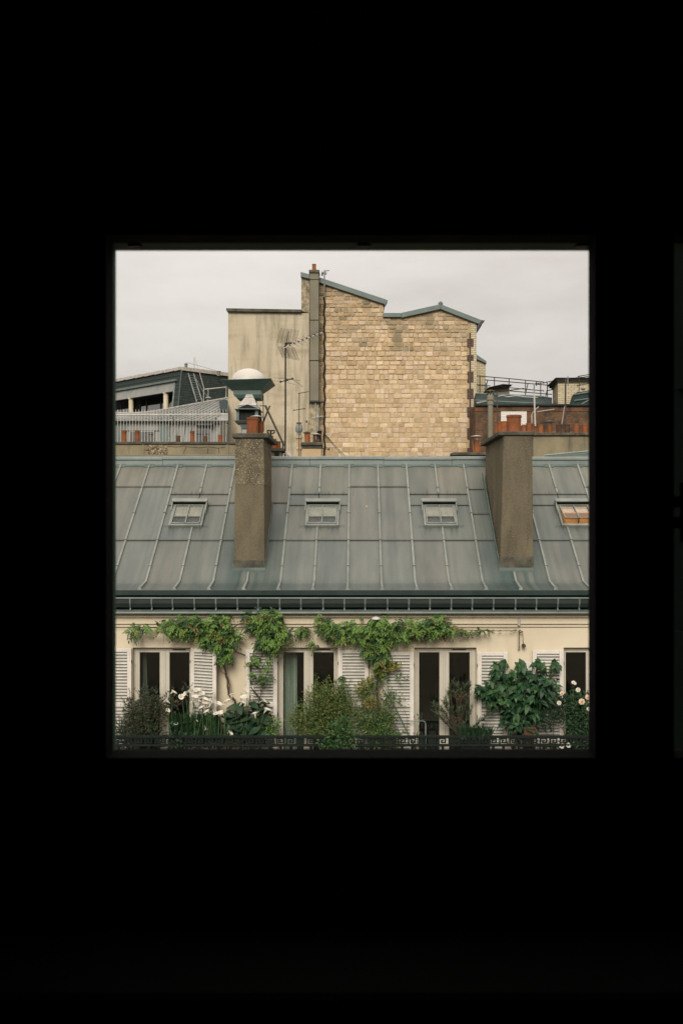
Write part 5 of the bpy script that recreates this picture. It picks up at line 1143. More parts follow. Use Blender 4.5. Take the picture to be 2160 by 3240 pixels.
# --- middle vine: long band and a hanging column
vc = thing('wisteria_vine', at(1165,2330,23.), 'wide green vine spreading along the wall above the middle windows and hanging between them', 'vine')
stem(vc, [(1196,2330),(1195,2270),v6(985,1150),v6(960,950),v6(975,780),v6(930,640),v6(940,480),v6(960,340)], .026); stem(vc, [v6(190,405),v6(290,362),v6(360,362),v6(480,345),v6(700,370),v6(960,340)], .016); stem(vc, [v6(335,375),v6(350,430),v6(385,480)], .010)
stem(vc, [v6(960,360),v6(1300,370),v7(0,380),v7(270,385),v7(540,395),v7(840,395)], .012)
vine(vc, [[v6(*p) for p in ((400,330),(420,240),(480,245),(545,300),(620,320),(690,305),(800,320),(890,310),(915,250),(1010,235),(1070,310),(1180,320),(1240,270),(1370,300),(1480,270),(1568,250),(1568,380),(1470,400),(1400,410),(1260,430),(1170,500),(1090,480),(1080,620),(1020,700),(940,660),(880,640),(830,480),(700,470),(600,440),(520,460),(470,400))],
          [v6(*p) for p in ((180,340),(260,340),(330,400),(320,430),(240,400))], [v7(*p) for p in ((0,260),(140,250),(60,320),(130,330),(200,345),(250,370),(250,405),(60,410),(0,420))], [v6(*p) for p in ((350,490),(400,480),(430,540),(400,535))]], .023)
vine(vc, [[v7(*p) for p in ((250,370),(440,365),(540,365),(540,400),(400,415),(260,400))]], .022, (.06,.10,.03), (.11,.14,.05), .13)
for u in (595,655,725,800,830): 
    m = MB(); p = at(*v7(u,388),23.2); compound(m, p, .09, (.09,.10,.04), .2, .018, 3); m.build('sprig', M['leaf'], vc, kind='stuff', recalc=False)
for x0,y0,x1,y1 in ((270,400,268,550),(310,430,318,540)): stem(vc, [v6(x0,y0),v6(x1,y1)], .004, 23.1, 'tendril', 'green_stem')
stem(vc, [v6(925,650),v6(915,720),v6(945,820)], .016, 23.15, 'bare_cane', 'pale_metal')

# --- helper for pots and bushes on the balcony
ZB = 14.12
def planter(t, x0, x1, Y, h, mat='terracotta_dark'):
    X0, X1 = ax(x0,Y), ax(x1,Y); m = MB(); r = (X1-X0)/2
    if r < .24: m.lathe([(r*.72,0),(r,h*.85),(r*1.06,h*.86),(r*1.06,h),(r*.9,h),(r*.88,h-.04)], ((X0+X1)/2, Y, ZB), 14)
    else: m.box(X0,X1,Y-.16,Y+.16,ZB,ZB+h)
    return m.build('pot', M[mat], t, smooth=r < .24)
def blob_pts(blobs, n, surf=.45):
    wts = [b[3]*b[4]*b[5] for b in blobs]
    for _ in range(n):
        b = random.choices(blobs, wts)[0]; o = rvec(); r = R(0,1)**surf
        c = at(b[0], b[1], b[2]); yield c+Vector((o.x*b[3]*r, o.y*b[4]*r, o.z*b[5]*r)), o, r
def bush(t, blobs, n, Ln, Wd, cols, up=.35, name='foliage', droop=.15, surf=.45, rnd=.6):
    m = MB()
    for p, o, r in blob_pts(blobs, n, surf):
        d = o*.6 + rvec()*rnd + Vector((0,-.1,up)); nn = (o*.5+UPN+rvec()*.7).normalized()
        c = cvar(random.choice(cols), .3, .2)
        leaf(m, p, d, nn, Ln*R(.65,1.25), Wd*R(.7,1.2), c, droop)
    return m.build(name, M['leaf'], t, kind='stuff', recalc=False)
def sprigs(t, blobs, n, Ln, Wd, cols, long=.22, name='shoots'):
    m = MB()
    for p, o, r in blob_pts(blobs, n*3, .12):
        if o.z < -.1 or o.y > .5: continue
        d = (o*.6+Vector((R(-.4,.4),R(-.3,.1),R(.3,1.0)))).normalized(); l_ = long*R(.5,1.25); q = p-d*l_*.3; k_ = max(4, int(l_/.026)); c = cvar(random.choice(cols), .25, .2)
        m.tube([q, q+d*l_*.6, q+d*l_], [.004,.003,.002], 3, (.06,.06,.03))
        for i in range(k_):
            f = (i+1)/k_; o2 = rvec(); leaf(m, q+d*l_*f, d*.7+o2*.75, (UPN+rvec()*.6).normalized(), Ln*R(.6,1.1)*(1.1-.4*f), Wd*R(.7,1.1), cvar(c,.2,.15), .15)
    return m.build(name, M['leaf'], t, kind='stuff', recalc=False)
def twigs(t, root, blobs, n, r=.008, mat='stem'):
    m = MB(); a = at(*root)
    for p, o, q in blob_pts(blobs, n, .6):
        mid = a.lerp(p, .5)+Vector((R(-.06,.06),R(-.05,.05),R(0,.08))); m.tube([a+Vector((R(-.05,.05),R(-.05,.05),0)), mid, p], [r, r*.7, r*.35], 5)
    return m.build('branches', M[mat], t, kind='stuff')
# 1 brown-green shrub at the left
BR = [(.042,.064,.028),(.058,.066,.032),(.03,.052,.022),(.078,.066,.044)]
t = thing('balcony_shrub', at(450,2430,23.0), 'brownish green small leaved shrub in front of the first window', 'shrub')
bl = [(452,2265,22.95,.42,.25,.36),(420,2300,22.95,.42,.25,.32),(500,2255,23.0,.26,.2,.38),(470,2215,23.05,.24,.2,.32),(415,2240,23.0,.18,.18,.28),(540,2230,23.05,.20,.18,.30),(585,2185,23.05,.10,.08,.14),(450,2320,22.9,.6,.2,.25)]
planter(t, 390, 510, 22.98, .42); bush(t, bl, 3300, .078, .028, BR, .6); twigs(t, (450,2400,22.98), bl, 34); sprigs(t, bl[:7], 46, .07, .024, BR+[(.10,.075,.05)], .26)
# 2 calla lilies
t2 = thing('calla_lily_clump', at(620,2430,22.95), 'big clump of white calla lilies before the first window and its right shutter', 'flowers')
planter(t2, 540, 700, 22.98, .42)
def blades(t, x0, x1, ytop, ybot, Y, n, w_, cols, name='leaves'):
    m = MB()
    for i in range(n):
        x = R(x0,x1); p = at(x, ybot, Y+R(-.2,.15)); q = at(x+R(-22,22), R(ytop,ytop+(ybot-ytop)*.5), Y+R(-.28,.15))
        d = q-p; s = d.cross(Vector((R(-.5,.5),1,0))).normalized()*w_*R(.6,1.2); c = cvar(random.choice(cols), .3)
        b = p.lerp(q,.55)+Vector((0,-.02,0)); m.add([p-s*.4,p+s*.4,b+s,b-s,q+Vector((0,-.05,-.02))], [(0,1,2,3),(3,2,4)], c)
    return m.build(name, M['leaf'], t, kind='stuff', recalc=False)
GD = [(.013,.038,.015),(.020,.052,.02),(.028,.068,.024)]
blades(t2, 545, 690, 2245, 2345, 22.98, 420, .035, GD)
def big_leaf_mesh(Ln, Wd, c, droop, fold=.18, nseg=5):
    m = MB(); vs = []; 
    for i in range(nseg+1):
        f = i/nseg; wv = Wd*.5*math.sin(math.pi*min(1,f*.97+.03))**.7*(1 if f < .5 else (1-(f-.5)*.35)); z = -droop*Ln*f*f; y = Ln*f
        vs += [(-wv, y, z+wv*fold), (0, y, z), (wv, y, z+wv*fold)]
    fs = []
    for i in range(nseg):
        for k in (0,1): fs.append((i*3+k, i*3+k+1, i*3+k+4, i*3+k+3))
    m.add(vs, fs, c); return m
def proto(m, name, mat):
    o = m.build(name, mat, None, smooth=True, recalc=False); me = o.data; bpy.data.objects.remove(o); return me
def put(me, name, p, d, n, parent, s=1.0):
    """place a shared mesh so that its +Y runs along d and +Z along n"""
    d = d.normalized(); x = d.cross(n).normalized(); z = x.cross(d)
    o = bpy.data.objects.new(name, me); col.objects.link(o); place(o, p, parent)
    o.rotation_euler = Matrix((x, d, z)).transposed().to_euler(); o.scale = (s,s,s); return o
def spathe_mesh(k):
    m = MB(); vs = []; fs = []; n = 14; rows = [(.006,-.09),(.012,-.05),(.028,0),(.050,.035),(.074,.050),(.088,.044)]
    for j, (r, z) in enumerate(rows):
        for i in range(n+1):
            a = -math.pi*.96+2*math.pi*.96*i/n; f = math.cos(a/2)**2; tip = (j/5)**2*(f**3)*(.030+.012*k)
            rr = r*.9*(1+.08*math.sin(a*2+k))*(.9+.18*f); vs.append((rr*math.sin(a), z+ (.028*f-.012*(1-f))*(j/5)+tip*.25, -rr*math.cos(a)-tip))
    for j in range(5):
        for i in range(n): fs.append((j*(n+1)+i, j*(n+1)+i+1, (j+1)*(n+1)+i+1, (j+1)*(n+1)+i))
    m.add(vs, fs); return m
SP = [proto(spathe_mesh(k), 'flower', M['petal']) for k in (0,1,2)]
sm_ = MB(); sm_.tube([(0,-.01,0),(0,.035,0)], [.008,.005], 6); SPX = proto(sm_, 'spadix', M['spadix'])
def calla(t, x, y, Y, ybase, s=1.0):
    p = at(x, y, Y)
    d = Vector((R(-.7,.7), R(-.55,.15), R(.35,.9))).normalized(); n = (Vector((R(-.6,.6),-.2,1))).normalized()
    if abs(d.dot(n)) > .92: n = Vector((.9,-.3,.2))
    f = put(random.choice(SP), 'flower', p, d, n, t, s*R(.85,1.15))
    o = bpy.data.objects.new('spadix', SPX); col.objects.link(o); o.parent = f; WL[o] = p
    root = at(x+R(-16,16), ybase, Y+R(.0,.1)); neck = p-d*.085*s
    m = MB(); m.tube([root, root.lerp(neck,.6)+Vector((R(-.02,.02),0,.02)), neck], [.010,.009,.007], 6); m.build('flower_stem', M['green_stem'], t, smooth=True)
FL = ((620,985),(530,1075),(558,1155),(655,1275),(790,962),(715,1010),(690,1045),(735,992),(778,1012),(842,1000),(875,1005),(945,990),(790,1045),(772,1072),(835,1065),(870,1078),(920,1055),(947,1080),(972,1088),(855,1128),(905,1122),(962,1150),(897,1168),(985,1175),(1022,1168),(900,1220),(830,1250),(880,1275))
for u, v in FL: x, y = v5(u, v); calla(t2, x, y, R(22.66,22.85), 2335, .82)
# 3 arum with dark broad leaves
t3 = thing('arum_plant', at(775,2430,22.95), 'dark broad leaved arum with a few white flowers, between the first two windows', 'plant')
planter(t3, 715, 820, 22.98, .42)
ARUM = [proto(big_leaf_mesh(.30,.17,c,.35), 'leaf', M['leaf']) for c in ((.020,.056,.026),(.028,.068,.032),(.016,.044,.022),(.036,.075,.034))]
for i in range(105):
    x, y = R(712,858), R(2222,2325)
    if y < 2245 and not (735 < x < 850): continue
    p = at(x, y+10, R(22.75,23.15)); d = Vector((R(-1,1)+(x-785)/90, R(-1,-.1), R(-.4,.9))); put(random.choice(ARUM), 'leaf', p, d, (UPN+rvec()*.5), t3, R(.65,1.1))
for i in range(75):
    x, y = R(545,700), R(2262,2330); p = at(x, y+8, R(22.78,23.0)); put(random.choice(ARUM), 'leaf', p, Vector((R(-1,1),R(-1,-.1),R(-.3,1.1))), (UPN+rvec()*.6), t2, R(.5,.85))
m = MB()
for i in range(40): x = R(730,850); m.tube([at(x,2350,22.95), at(x+R(-15,15),R(2240,2310),R(22.85,23.05))], .008, 5)
m.build('stalks', M['green_stem'], t3, kind='stuff')
for u, v in ((1085,1065),(1045,1100),(1090,1105),(1170,990),(1240,940),(1305,928),(1230,1020),(1265,1085),(1385,1165),(1285,1000),(1425,1075),(1490,1150),(1105,1333)): x, y = v5(u, v); calla(t3, x, y, R(22.68,22.85), 2330, .84)
tb = thing('balcony_shrub', at(850,2430,22.9), 'light leaved low plant at the foot of the peeling shutter left of the second window', 'shrub')
planter(tb, 845, 880, 22.95, .3); bush(tb, [(866,2290,22.9,.16,.14,.16),(850,2312,22.9,.24,.14,.12)], 260, .10, .032, [G_LIGHT,G_MID], .0)
# 4 willowy bush
t4 = thing('balcony_shrub', at(1020,2430,23.0), 'full light green narrow leaved bush in front of the second window', 'shrub')
bl = [(1030,2240,22.95,.50,.26,.46),(985,2275,22.95,.48,.26,.38),(1070,2225,22.98,.34,.24,.50),(1010,2200,23.0,.30,.2,.30),(945,2290,22.95,.30,.2,.24),(1100,2270,22.95,.30,.22,.40),(1005,2185,23.05,.12,.1,.16),(1035,2178,23.05,.10,.1,.16),(935,2245,23.0,.08,.08,.16),(1040,2310,22.9,.7,.2,.25)]
planter(t4, 960, 1100, 22.98, .45); bush(t4, bl, 5200, .092, .022, [(.095,.145,.034),(.13,.175,.045),(.05,.09,.026),(.17,.195,.055)], .3); twigs(t4, (1030,2400,22.98), bl, 36); sprigs(t4, bl[:9], 70, .085, .02, [(.12,.165,.04),(.16,.19,.05),(.08,.12,.03)], .26)
# tall soft stem with broad leaves in front of the shutter
t4b = thing('balcony_plant', at(1075,2420,22.9), 'single upright stem with large soft green leaves behind the narrow leaved bush', 'plant')
planter(t4b, 1062, 1090, 23.15, .35); stem(t4b, [(1076,2420),(1078,2280),(1082,2200),(1080,2140)], .010, 23.15, 'stem', 'green_stem')
SOFT = [proto(big_leaf_mesh(.17,.06,c,.3), 'leaf', M['leaf']) for c in ((.055,.12,.04),(.075,.15,.045))]
for i in range(26): p = at(1080+R(-5,5), R(2135,2215), 23.12); put(random.choice(SOFT), 'leaf', p, Vector((R(-1,1),R(-.8,.1),R(-.1,.9))), UPN+rvec()*.4, t4b, R(.7,1.15))
# 5 broad small shrub hanging over the railing
t5 = thing('balcony_shrub', at(1080,2420,22.5), 'fresh green round leaved plant spilling over the greek key railing, middle', 'shrub')
bl = [(1070,2320,22.5,.32,.14,.30),(1050,2355,22.48,.34,.14,.22),(1095,2290,22.55,.20,.12,.20),(1060,2380,22.45,.34,.14,.16),(1110,2340,22.5,.16,.1,.2)]
planter(t5, 1040, 1105, 22.78, .42); bush(t5, bl, 620, .085, .046, [(.045,.105,.03),(.065,.135,.036),(.03,.075,.024)], .25); twigs(t5, (1070,2400,22.72), bl, 16, .006, 'green_stem')
# 6 tall climber between the second and third windows, with yellowing leaves
t6 = thing('climbing_rose', at(1190,2430,22.95), 'tall straggly climber with yellowing leaves in front of the two middle shutters', 'plant')
planter(t6, 1150, 1240, 22.98, .45)
YEL = [(.26,.23,.045),(.21,.24,.045),(.30,.19,.045)]
bush(t6, [(1225,2110,23.05,.26,.14,.10),(1205,2120,23.05,.18,.14,.12),(1140,2180,23.0,.12,.1,.14),(1172,2225,22.95,.15,.12,.10),(1160,2160,23.0,.12,.1,.1),(1250,2105,23.05,.12,.1,.06)], 640, .095, .034, YEL+[(.10,.15,.035)], .1)
bush(t6, [(1200,2145,23.05,.24,.16,.20),(1165,2190,23.05,.26,.18,.30),(1270,2145,23.05,.14,.1,.16),(1235,2205,23.05,.26,.14,.18),(1190,2300,22.95,.42,.22,.38),(1215,2260,23.0,.30,.2,.34),(1150,2270,23.0,.22,.18,.35),(1240,2335,22.9,.34,.2,.22),(1190,2350,22.8,.5,.2,.25),(1270,2225,23.05,.16,.08,.10)], 3000, .088, .030, [G_MID,(.085,.15,.036),(.045,.095,.028),(.13,.185,.046)], .1, surf=.6)
for pts, r in (([(1190,2430),(1196,2300),(1198,2220),(1192,2170),(1185,2110)], .016), ([(1180,2430),(1165,2320),(1145,2240),(1140,2190)], .010), ([(1205,2430),(1230,2300),(1255,2240)], .010), ([(1150,2430),(1135,2330),(1150,2260),(1165,2230)], .008), ([(1215,2430),(1180,2360),(1160,2340)], .012), ([(1250,2430),(1246,2330),(1245,2290)], .012), ([(1285,2330),(1290,2270),(1275,2240)], .006)): stem(t6, pts, r, 22.95)
for i in range(22):
    x = R(1135,1260); stem(t6, [(x,2400),(x+R(-18,18),R(2290,2330)),(x+R(-30,30),R(2180,2270))], .005, 22.95, 'twig')
cane = thing('garden_cane', at(1297,2335,22.9), 'slanting dark garden cane leaning across the shutter left of the third window', 'cane')
m = MB(); m.tube([at(1213,2182,23.1),at(1250,2240,23.0),at(1297,2335,22.9),at(1318,2380,22.85)], [.012,.016,.018,.018], 6); m.build('cane_pole', M['green_stem'], cane, smooth=True)
# metal garden chair
ch = thing('garden_chair', at(1290,2440,23.1), 'metal tube garden chair partly hidden by plants at the third window', 'chair')
YC = 23.05
X0, X1 = ax(1250,YC), ax(1346,YC); zt = az(2282,YC)
m = MB(); m.tube([(X0,YC+.0,ZB+.02),(X0,YC,ZB+.45),(X0+.0,YC+.02,zt-.06),(X0+.06,YC+.02,zt),(X1-.06,YC+.02,zt),(X1-.015,YC+.02,zt-.02),(X1,YC+.02,zt-.08),(X1,YC,ZB+.45),(X1,YC,ZB+.02)], .014, 7); m.build('back_frame', M['grey_metal'], ch, smooth=True)
MB().box(X0,X1,YC-.42,YC-.01,ZB+.44,ZB+.465).build('seat', M['grey_metal'], ch, bevel=.008)
for X in (X0+.02, X1-.02): m = MB(); m.tube([(X,YC-.40,ZB+.44),(X,YC-.43,ZB)], .012, 6); m.build('leg', M['grey_metal'], ch)
# 7 oleander
t7 = thing('oleander', at(1440,2430,22.95), 'grey green oleander with stiff narrow leaves in front of the third window', 'shrub')
planter(t7, 1425, 1475, 22.98, .5)
m = MB(); mb_ = MB(); root = (1452,2325)
tips = [(1432,2150),(1446,2160),(1468,2165),(1486,2160),(1418,2185),(1440,2190),(1462,2195),(1408,2205),(1478,2200),(1372,2222),(1386,2228),(1396,2235),(1412,2225),(1430,2230),(1450,2240),(1375,2245),(1390,2258),(1410,2250),(1428,2265),(1452,2262),(1490,2235),(1482,2255),(1420,2280),(1440,2290),(1466,2285),(1545,2248),(1535,2262),(1518,2272),(1400,2270),(1460,2225),(1475,2222),(1424,2165),(1455,2180),(1402,2215)]
for x, y in tips:
    Y = R(22.8,23.05); p = at(x, y+8, Y); b = at(root[0]+R(-8,8), root[1], 22.95); mid = b.lerp(p,.5)+Vector((R(-.05,.05),0,-.06)); mb_.tube([b,mid,p], [.011,.009,.005], 5)
    d0 = (p-mid).normalized()
    for lev in range(4):
        q = p-d0*.05*lev
        for k in range(6):
            a = R(0,6.28); o = Vector((math.cos(a),math.sin(a),0)); leaf(m, q, o*.65+d0*.9+Vector((0,0,.25-.12*lev)), (o*-.3+UPN), R(.10,.16), R(.015,.022), cvar(random.choice([(.055,.078,.03),(.075,.095,.042),(.04,.062,.024)]),.25), .1)
for x, y in ((1454,2205),(1446,2212),(1462,2202),(1450,2275)):
    p = at(x,y,22.85)
    for k in range(10): leaf(m, p+rvec()*.04, rvec()+Vector((0,-.3,-.2)), UPN, .10, .018, cvar((.10,.05,.03),.3), .2)
m.build('foliage', M['leaf'], t7, kind='stuff', recalc=False); mb_.build('branches', M['stem'], t7, kind='stuff')
# 8 window box with grassy plant hung on the railing
t8 = thing('window_box', (ax(1500,22.75),22.75,az(2370,22.7)), 'dark window box of fine grassy plants hung behind the greek key railing', 'planter')
MB().hexa([(ax(1456,22.6),22.64,az(2371,22.7)),(ax(1549,22.6),22.64,az(2371,22.7)),(ax(1549,22.6),22.84,az(2371,22.7)),(ax(1456,22.6),22.84,az(2371,22.7))],[(ax(1452,22.6),22.635,az(2338,22.7)),(ax(1553,22.6),22.635,az(2338,22.7)),(ax(1553,22.6),22.86,az(2338,22.7)),(ax(1452,22.6),22.86,az(2338,22.7))]).build('box', M['iron'], t8, bevel=.01)
blades(t8, 1455, 1550, 2280, 2340, 22.75, 420, .008, [(.025,.062,.028),(.035,.08,.034),(.022,.05,.024)], 'grass')
# 9 big leaved tree
t9 = thing('big_leaf_shrub', at(1640,2430,22.95), 'tall dark green shrub with large drooping leaves in front of the shutters on the right', 'shrub')
planter(t9, 1600, 1680, 22.95, .58)
for pts, r in (([(1640,2430),(1638,2330),(1628,2250),(1590,2180),(1592,2110)], .022), ([(1638,2320),(1660,2240),(1690,2180),(1700,2125)], .016), ([(1630,2260),(1570,2230),(1520,2205)], .014), ([(1660,2240),(1720,2200),(1756,2115)], .012), ([(1640,2280),(1640,2200),(1648,2130)], .014), ([(1560,2100),(1585,2098),(1615,2120)], .006)): stem(t9, pts, r, 22.98)
BIG = [proto(big_leaf_mesh(.27,.105,c,.42), 'leaf', M['leaf']) for c in ((.022,.072,.024),(.03,.09,.026),(.040,.105,.03),(.016,.055,.024),(.055,.12,.032))]
nodes = [(1565,2112),(1585,2118),(1592,2105),(1560,2130),(1578,2140),(1640,2112),(1655,2118),(1648,2104),(1700,2104),(1712,2112),(1690,2112),(1752,2108),(1762,2112),(1750,2125),(1640,2135),(1620,2140),(1605,2150),(1670,2140),(1660,2155),(1685,2150),(1715,2160),(1735,2165),(1600,2170),(1580,2180),(1545,2185),(1525,2195),(1512,2200),(1535,2205),(1560,2200),(1590,2205),(1620,2185),(1645,2175),(1665,2180),(1690,2185),(1715,2195),(1630,2210),(1655,2210),(1680,2215),(1605,2225),(1580,2225),(1700,2225),(1640,2240),(1665,2245),(1615,2250),(1690,2250),(1630,2270),(1655,2275),(1680,2275),(1605,2275),(1640,2300),(1665,2305),(1625,2300),(1515,2185),(1555,2165)]
for x, y in nodes:
    p = at(x, y, R(22.7,23.15)); a0 = R(0,6)
    for k in range(5):
        a = a0+k*1.257+R(-.3,.3); o = Vector((math.cos(a), math.sin(a)*.8-.25, R(-1.0,.0))); put(random.choice(BIG), 'leaf', p+o*.03, o, (UPN+rvec()*.35), t9, R(.75,1.12))
bush(t9, [(1640,2200,23.0,.75,.22,.55),(1545,2198,23.0,.30,.2,.22),(1720,2180,23.0,.36,.2,.36),(1645,2280,22.95,.42,.22,.36),(1575,2130,23.05,.16,.14,.20),(1705,2125,23.05,.16,.14,.18)], 620, .23, .085, [(.016,.055,.022),(.024,.075,.024),(.012,.042,.02),(.032,.09,.028)], -.45, droop=.3, surf=.6)
t9b = thing('terracotta_pot', at(1675,2430,22.85), 'square brown terracotta pot below the big leaved shrub', 'pot')
m = MB(); X0, X1 = ax(1656,22.78), ax(1690,22.78); m.hexa([(X0+.03,22.78,ZB),(X1-.03,22.78,ZB),(X1-.03,23.0,ZB),(X0+.03,23.0,ZB)],[(X0,22.76,az(2308,22.78)),(X1,22.76,az(2308,22.78)),(X1,23.02,az(2308,22.78)),(X0,23.02,az(2308,22.78))]); m.build('body', M['terracotta_dark'], t9b, bevel=.012)
m = MB(); m.box(X0-.015,X1+.015,22.745,23.035,az(2308,22.78)+.001,az(2300,22.78)); m.build('rim', M['terracotta_dark'], t9b, bevel=.01)
# 10 small dark tree with round leaves
t10 = thing('balcony_shrub', at(1742,2430,22.9), 'little dark tree with bare forked stems and round leaves before the right shutter', 'shrub')
planter(t10, 1720, 1765, 22.9, .45)
bl = [(1720,2270,22.9,.22,.16,.20),(1750,2245,22.9,.24,.16,.22),(1772,2265,22.9,.18,.14,.20),(1735,2300,22.9,.16,.12,.10),(1770,2215,22.95,.16,.12,.14),(1705,2285,22.9,.12,.1,.12)]
sprigs(t10, bl[:5], 14, .065, .038, [(.02,.05,.02)], .2); bush(t10, bl, 560, .075, .045, [(.018,.045,.02),(.026,.06,.024)], .1); 
for pts in ([(1742,2430),(1738,2330),(1715,2305),(1700,2290)], [(1742,2430),(1748,2320),(1750,2290),(1745,2250)], [(1790,2335),(1782,2310),(1770,2300),(1755,2298)], [(1715,2305),(1725,2290),(1720,2270)]): stem(t10, pts, .010, 22.9)
# 11 rose bush
t11 = thing('rose_bush', at(1825,2430,22.85), 'leafy rose bush with pale cream roses at the right end of the balcony', 'rose bush')
planter(t11, 1790, 1860, 22.9, .45)
bl = [(1820,2250,22.85,.34,.22,.40),(1845,2290,22.85,.30,.22,.42),(1812,2210,22.9,.22,.16,.22),(1795,2225,22.9,.18,.16,.22),(1850,2225,22.9,.20,.16,.26),(1815,2310,22.85,.26,.2,.26),(1840,2350,22.75,.4,.2,.2),(1890,2280,22.85,.35,.22,.5)]
bush(t11, bl, 1700, .082, .045, [(.026,.07,.026),(.036,.088,.03),(.018,.052,.022)], .15); twigs(t11, (1825,2400,22.88), bl, 22, .008, 'green_stem'); sprigs(t11, bl[:5], 22, .07, .038, [(.03,.08,.028),(.045,.10,.034)], .22)
def rose_mesh():
    m = MB()
    for ring, (r, n, tilt, s) in enumerate(((.005,3,1.3,.030),(.016,5,1.05,.038),(.030,6,.7,.046),(.042,7,.3,.050))):
        for k in range(n):
            a = 2*math.pi*k/n+ring*.5; o = Vector((math.cos(a),0,math.sin(a))); d = o*math.cos(tilt)+Vector((0,1,0))*math.sin(tilt); s_ = Vector((-math.sin(a),0,math.cos(a)))
            b = o*r*.6; m.add([b-s_*s*.35, b+s_*s*.35, b+d*s+s_*s*.5, b+d*s*1.25, b+d*s-s_*s*.5], [(0,1,2,3,4)])
    return m
RM = proto(rose_mesh(), 'flower', M['rose']); RW = proto(rose_mesh(), 'flower', M['petal'])
for x, y, me, s in ((1840,2229,RM,1.25),(1777,2199,RM,.9),(1860,2214,RM,1.1),(1813,2164,RW,.8),(1828,2190,RW,.95),(1768,2231,RW,.9),(1862,2250,RW,.9),(1818,2167,RW,.6)):
    put(me, 'flower', at(x,y,22.62), Vector((R(-.3,.3),-.8,R(.2,.8))), Vector((0,.4,1)), t11, s*.72)
stem(t11, [(1812,2230),(1813,2200),(1813,2168)], .006, 22.7, 'flower_stem', 'green_stem')
# 12 low growth along the foot of the railing
t12 = thing('balcony_shrub', at(400,2430,22.85), 'low dark mixed planting behind the greek key railing, bottom left', 'shrub')
planter(t12, 350, 520, 22.82, .45); bush(t12, [(380,2330,22.8,.4,.12,.25),(470,2345,22.78,.6,.12,.22),(560,2350,22.78,.5,.12,.2),(370,2370,22.75,.4,.12,.12),(555,2345,22.5,.16,.08,.26),(570,2375,22.48,.24,.08,.12)], 1100, .065, .032, [(.018,.042,.02),(.03,.058,.028),(.012,.03,.015)], .2)
t13 = thing('balcony_shrub', at(720,2430,22.8), 'low dark planting behind the railing below the white lilies', 'shrub')
planter(t13, 640, 800, 22.82, .45); bush(t13, [(650,2345,22.8,.6,.12,.2),(740,2350,22.78,.5,.12,.18),(820,2360,22.78,.4,.12,.14)], 600, .07, .034, [(.018,.042,.02),(.03,.055,.028),(.06,.065,.03)], .2)
t14 = thing('balcony_shrub', at(1700,2430,22.8), 'low dark planting with white blossoms behind the railing, bottom right', 'shrub')
planter(t14, 1700, 1800, 22.82, .42); bush(t14, [(1660,2355,22.8,.5,.1,.14),(1780,2365,22.75,.6,.1,.12)], 480, .065, .034, [(.018,.045,.02),(.028,.06,.026)], .2)
for x in (1778,1800): put(RW, 'flower', at(x+R(-3,3),2368+R(-4,6),22.56), Vector((0,-.8,.5)), Vector((0,.4,1)), t14, .75)
t15 = thing('balcony_plant', at(1325,2430,22.85), 'thin wispy plant by the leg of the garden chair, behind the railing', 'plant')
planter(t15, 1310, 1340, 22.85, .4); bush(t15, [(1328,2272,22.9,.06,.05,.08),(1320,2340,22.8,.14,.08,.18),(1340,2368,22.7,.2,.08,.1),(1372,2368,22.7,.14,.08,.1)], 190, .07, .02, [(.03,.05,.024),(.045,.065,.03)], .3); stem(t15, [(1325,2400),(1318,2330),(1328,2280),(1330,2255)], .006, 22.88, 'stem', 'green_stem')

# ================================================================= small things on the wall
wh = thing('wall_pulley', at(1641,1955,23.2), 'rusty wall bracket with a hanging cord and small pulley, right of the vine', 'pulley')
m = MB(); m.box(ax(1637,23.2),ax(1645,23.2),23.18,23.29,az(1980,23.2),az(1957,23.2)); m.build('bracket', M['pale_metal'], wh, bevel=.01)
m = MB(); m.tube([at(1640,1995,23.18),at(1642,2002,23.16),at(1653,1998,23.16)], .016, 6); m.build('hook', M['rust'], wh)
m = MB(); m.tube([at(1652,2000,23.17),at(1654,2036,23.17)], .006, 4); m.tube([at(1641,2000,23.17),at(1641,2054,23.17)], .010, 5); m.build('cord', M['rust'], wh)
m = MB(); p = at(1656,2043,23.16); m.tube([p+Vector((0,-.02,0)),p+Vector((0,.06,0))], .045, 12); m.build('wheel', M['rust'], wh)
m = MB(); m.box(ax(1638,23.2),ax(1645,23.2),23.24,23.295,az(2056,23.2),az(1998,23.2)); m.build('backplate', M['cream'], wh, bevel=.004)
wl = thing('wall_lamp', at(1188,1957,23.), 'small white round lamp shade poking out of the middle vine under the gutter', 'lamp')
MB().lathe([(.11,0),(.10,.03),(.05,.055),(.02,.06)], at(1189,1959,23.0), 16).build('shade', M['white_dome'], wl, smooth=True)
m = MB(); m.tube([at(1189,1952,23.0),at(1189,1950,23.),at(1190,1955,23.29)], .012, 6); m.build('arm', M['pale_metal'], wl)
wr = thing('support_wire', at(900,1986,23.22), 'thin horizontal wire for the vines along the cream wall', 'wire')
for x0, x1 in ((345,800),(800,1190),(1190,1640)): m = MB(); m.tube([at(x0,1986,23.22),at((x0+x1)/2,1988,23.22),at(x1,1986+(x1-x0)*.005,23.22)], .004, 4); m.build('wire', M['stem'], wr)
oc = thing('grey_panel', at(1657,2130,23.1), 'rounded pale grey chair back standing behind the big leaved shrub', 'chair')
X0, X1 = ax(1634,23.1), ax(1681,23.1); pr = []
zt = az(2094,23.1); zb_ = az(2150,23.1)
for i in range(7): a = math.pi-i*math.pi/12; pr.append((X0+.09+.09*math.cos(a), zt-.09+.09*math.sin(a)))
for i in range(7): a = math.pi/2-i*math.pi/12; pr.append((X1-.09+.09*math.cos(a), zt-.09+.09*math.sin(a)))
pr += [(X1,zb_),(X0,zb_)]
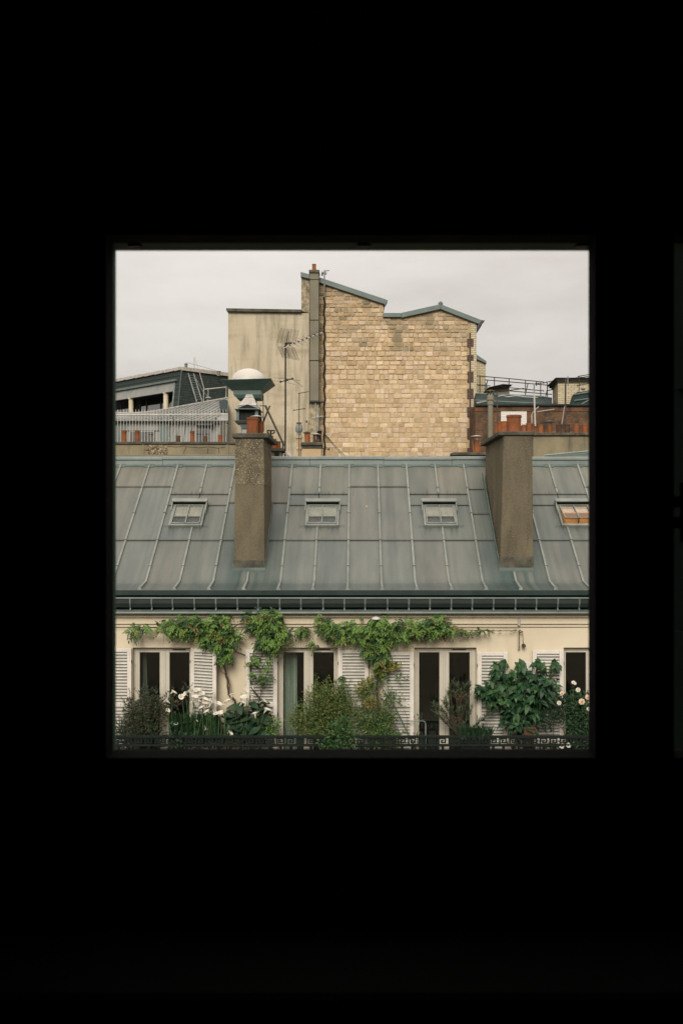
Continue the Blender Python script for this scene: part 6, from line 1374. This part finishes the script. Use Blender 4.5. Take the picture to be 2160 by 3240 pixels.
MB().prism([(x,23.08,z) for x, z in pr], (0,.03,0)).build('backrest', M['slat'], oc, bevel=.008)
for X in (X0+.03, X1-.03): m = MB(); m.tube([(X,23.1,zb_),(X,23.12,ZB)], .014, 6); m.build('leg', M['grey_metal'], oc)
MB().box(X0,X1,22.98,23.08,ZB+.5,ZB+.53).build('seat', M['slat'], oc, bevel=.01)
# curtains inside the first two windows
def curtain(x0, x1, Y, lab, zt=az(2060,23.8), flare=.08):
    t = thing('curtain', (ax((x0+x1)/2,Y),Y,Z_FLOOR), lab, 'curtain'); m = MB(); n = 20; top = []; bot = []
    for i in range(n+1):
        f = i/n; X = ax(x0,Y)+(ax(x1,Y)-ax(x0,Y))*f; top.append((X,Y+.025*math.sin(i*1.7),zt)); bot.append((X+flare*f,Y+.04*math.sin(i*1.7),Z_FLOOR+.05))
    for i in range(n): m.add([top[i],top[i+1],bot[i+1],bot[i]], [(0,1,2,3)])
    m.build('cloth', M['curtain'], t, smooth=True)
    m = MB(); m.tube([(ax(x0,Y)-.1,Y,zt+.01),(ax(x1,Y)+.1,Y,zt+.01)], .012, 6); m.build('curtain_rod', M['black_metal'], t)
curtain(452, 463, 23.80, 'narrow pale net curtain inside the first window'); curtain(893, 939, 23.76, 'green net curtain drawn half across the second window', flare=.0)

# a dry leaf lying on the roof
dl = thing('dry_leaf', RP(ax(1157,26.8), 3.05, .03), 'tiny bright dry leaf lying on the zinc roof between two skylights', 'leaf')
m = MB(); c0 = RP(ax(1157,26.6), s_at(1607), .035); leaf(m, c0, Vector((.7,.4,.5)), Vector((0,-.5,.8)), .07, .04, (.75,.5,.25)); leaf(m, c0, Vector((.8,-.3,-.2)), Vector((0,-.5,.8)), .06, .03, (.8,.55,.3)); m.build('blade', M['leaf'], dl, recalc=False)

for o_ in bpy.data.objects:
    if o_.get('category') == 'antenna': o_['group'] = 'aerials on the rooftops'
    if o_.get('category') in ('shrub', 'plant', 'flowers', 'rose bush'): o_['group'] = 'plants on the balcony'
    if o_.get('category') == 'vine': o_['group'] = 'vines on the cream wall'
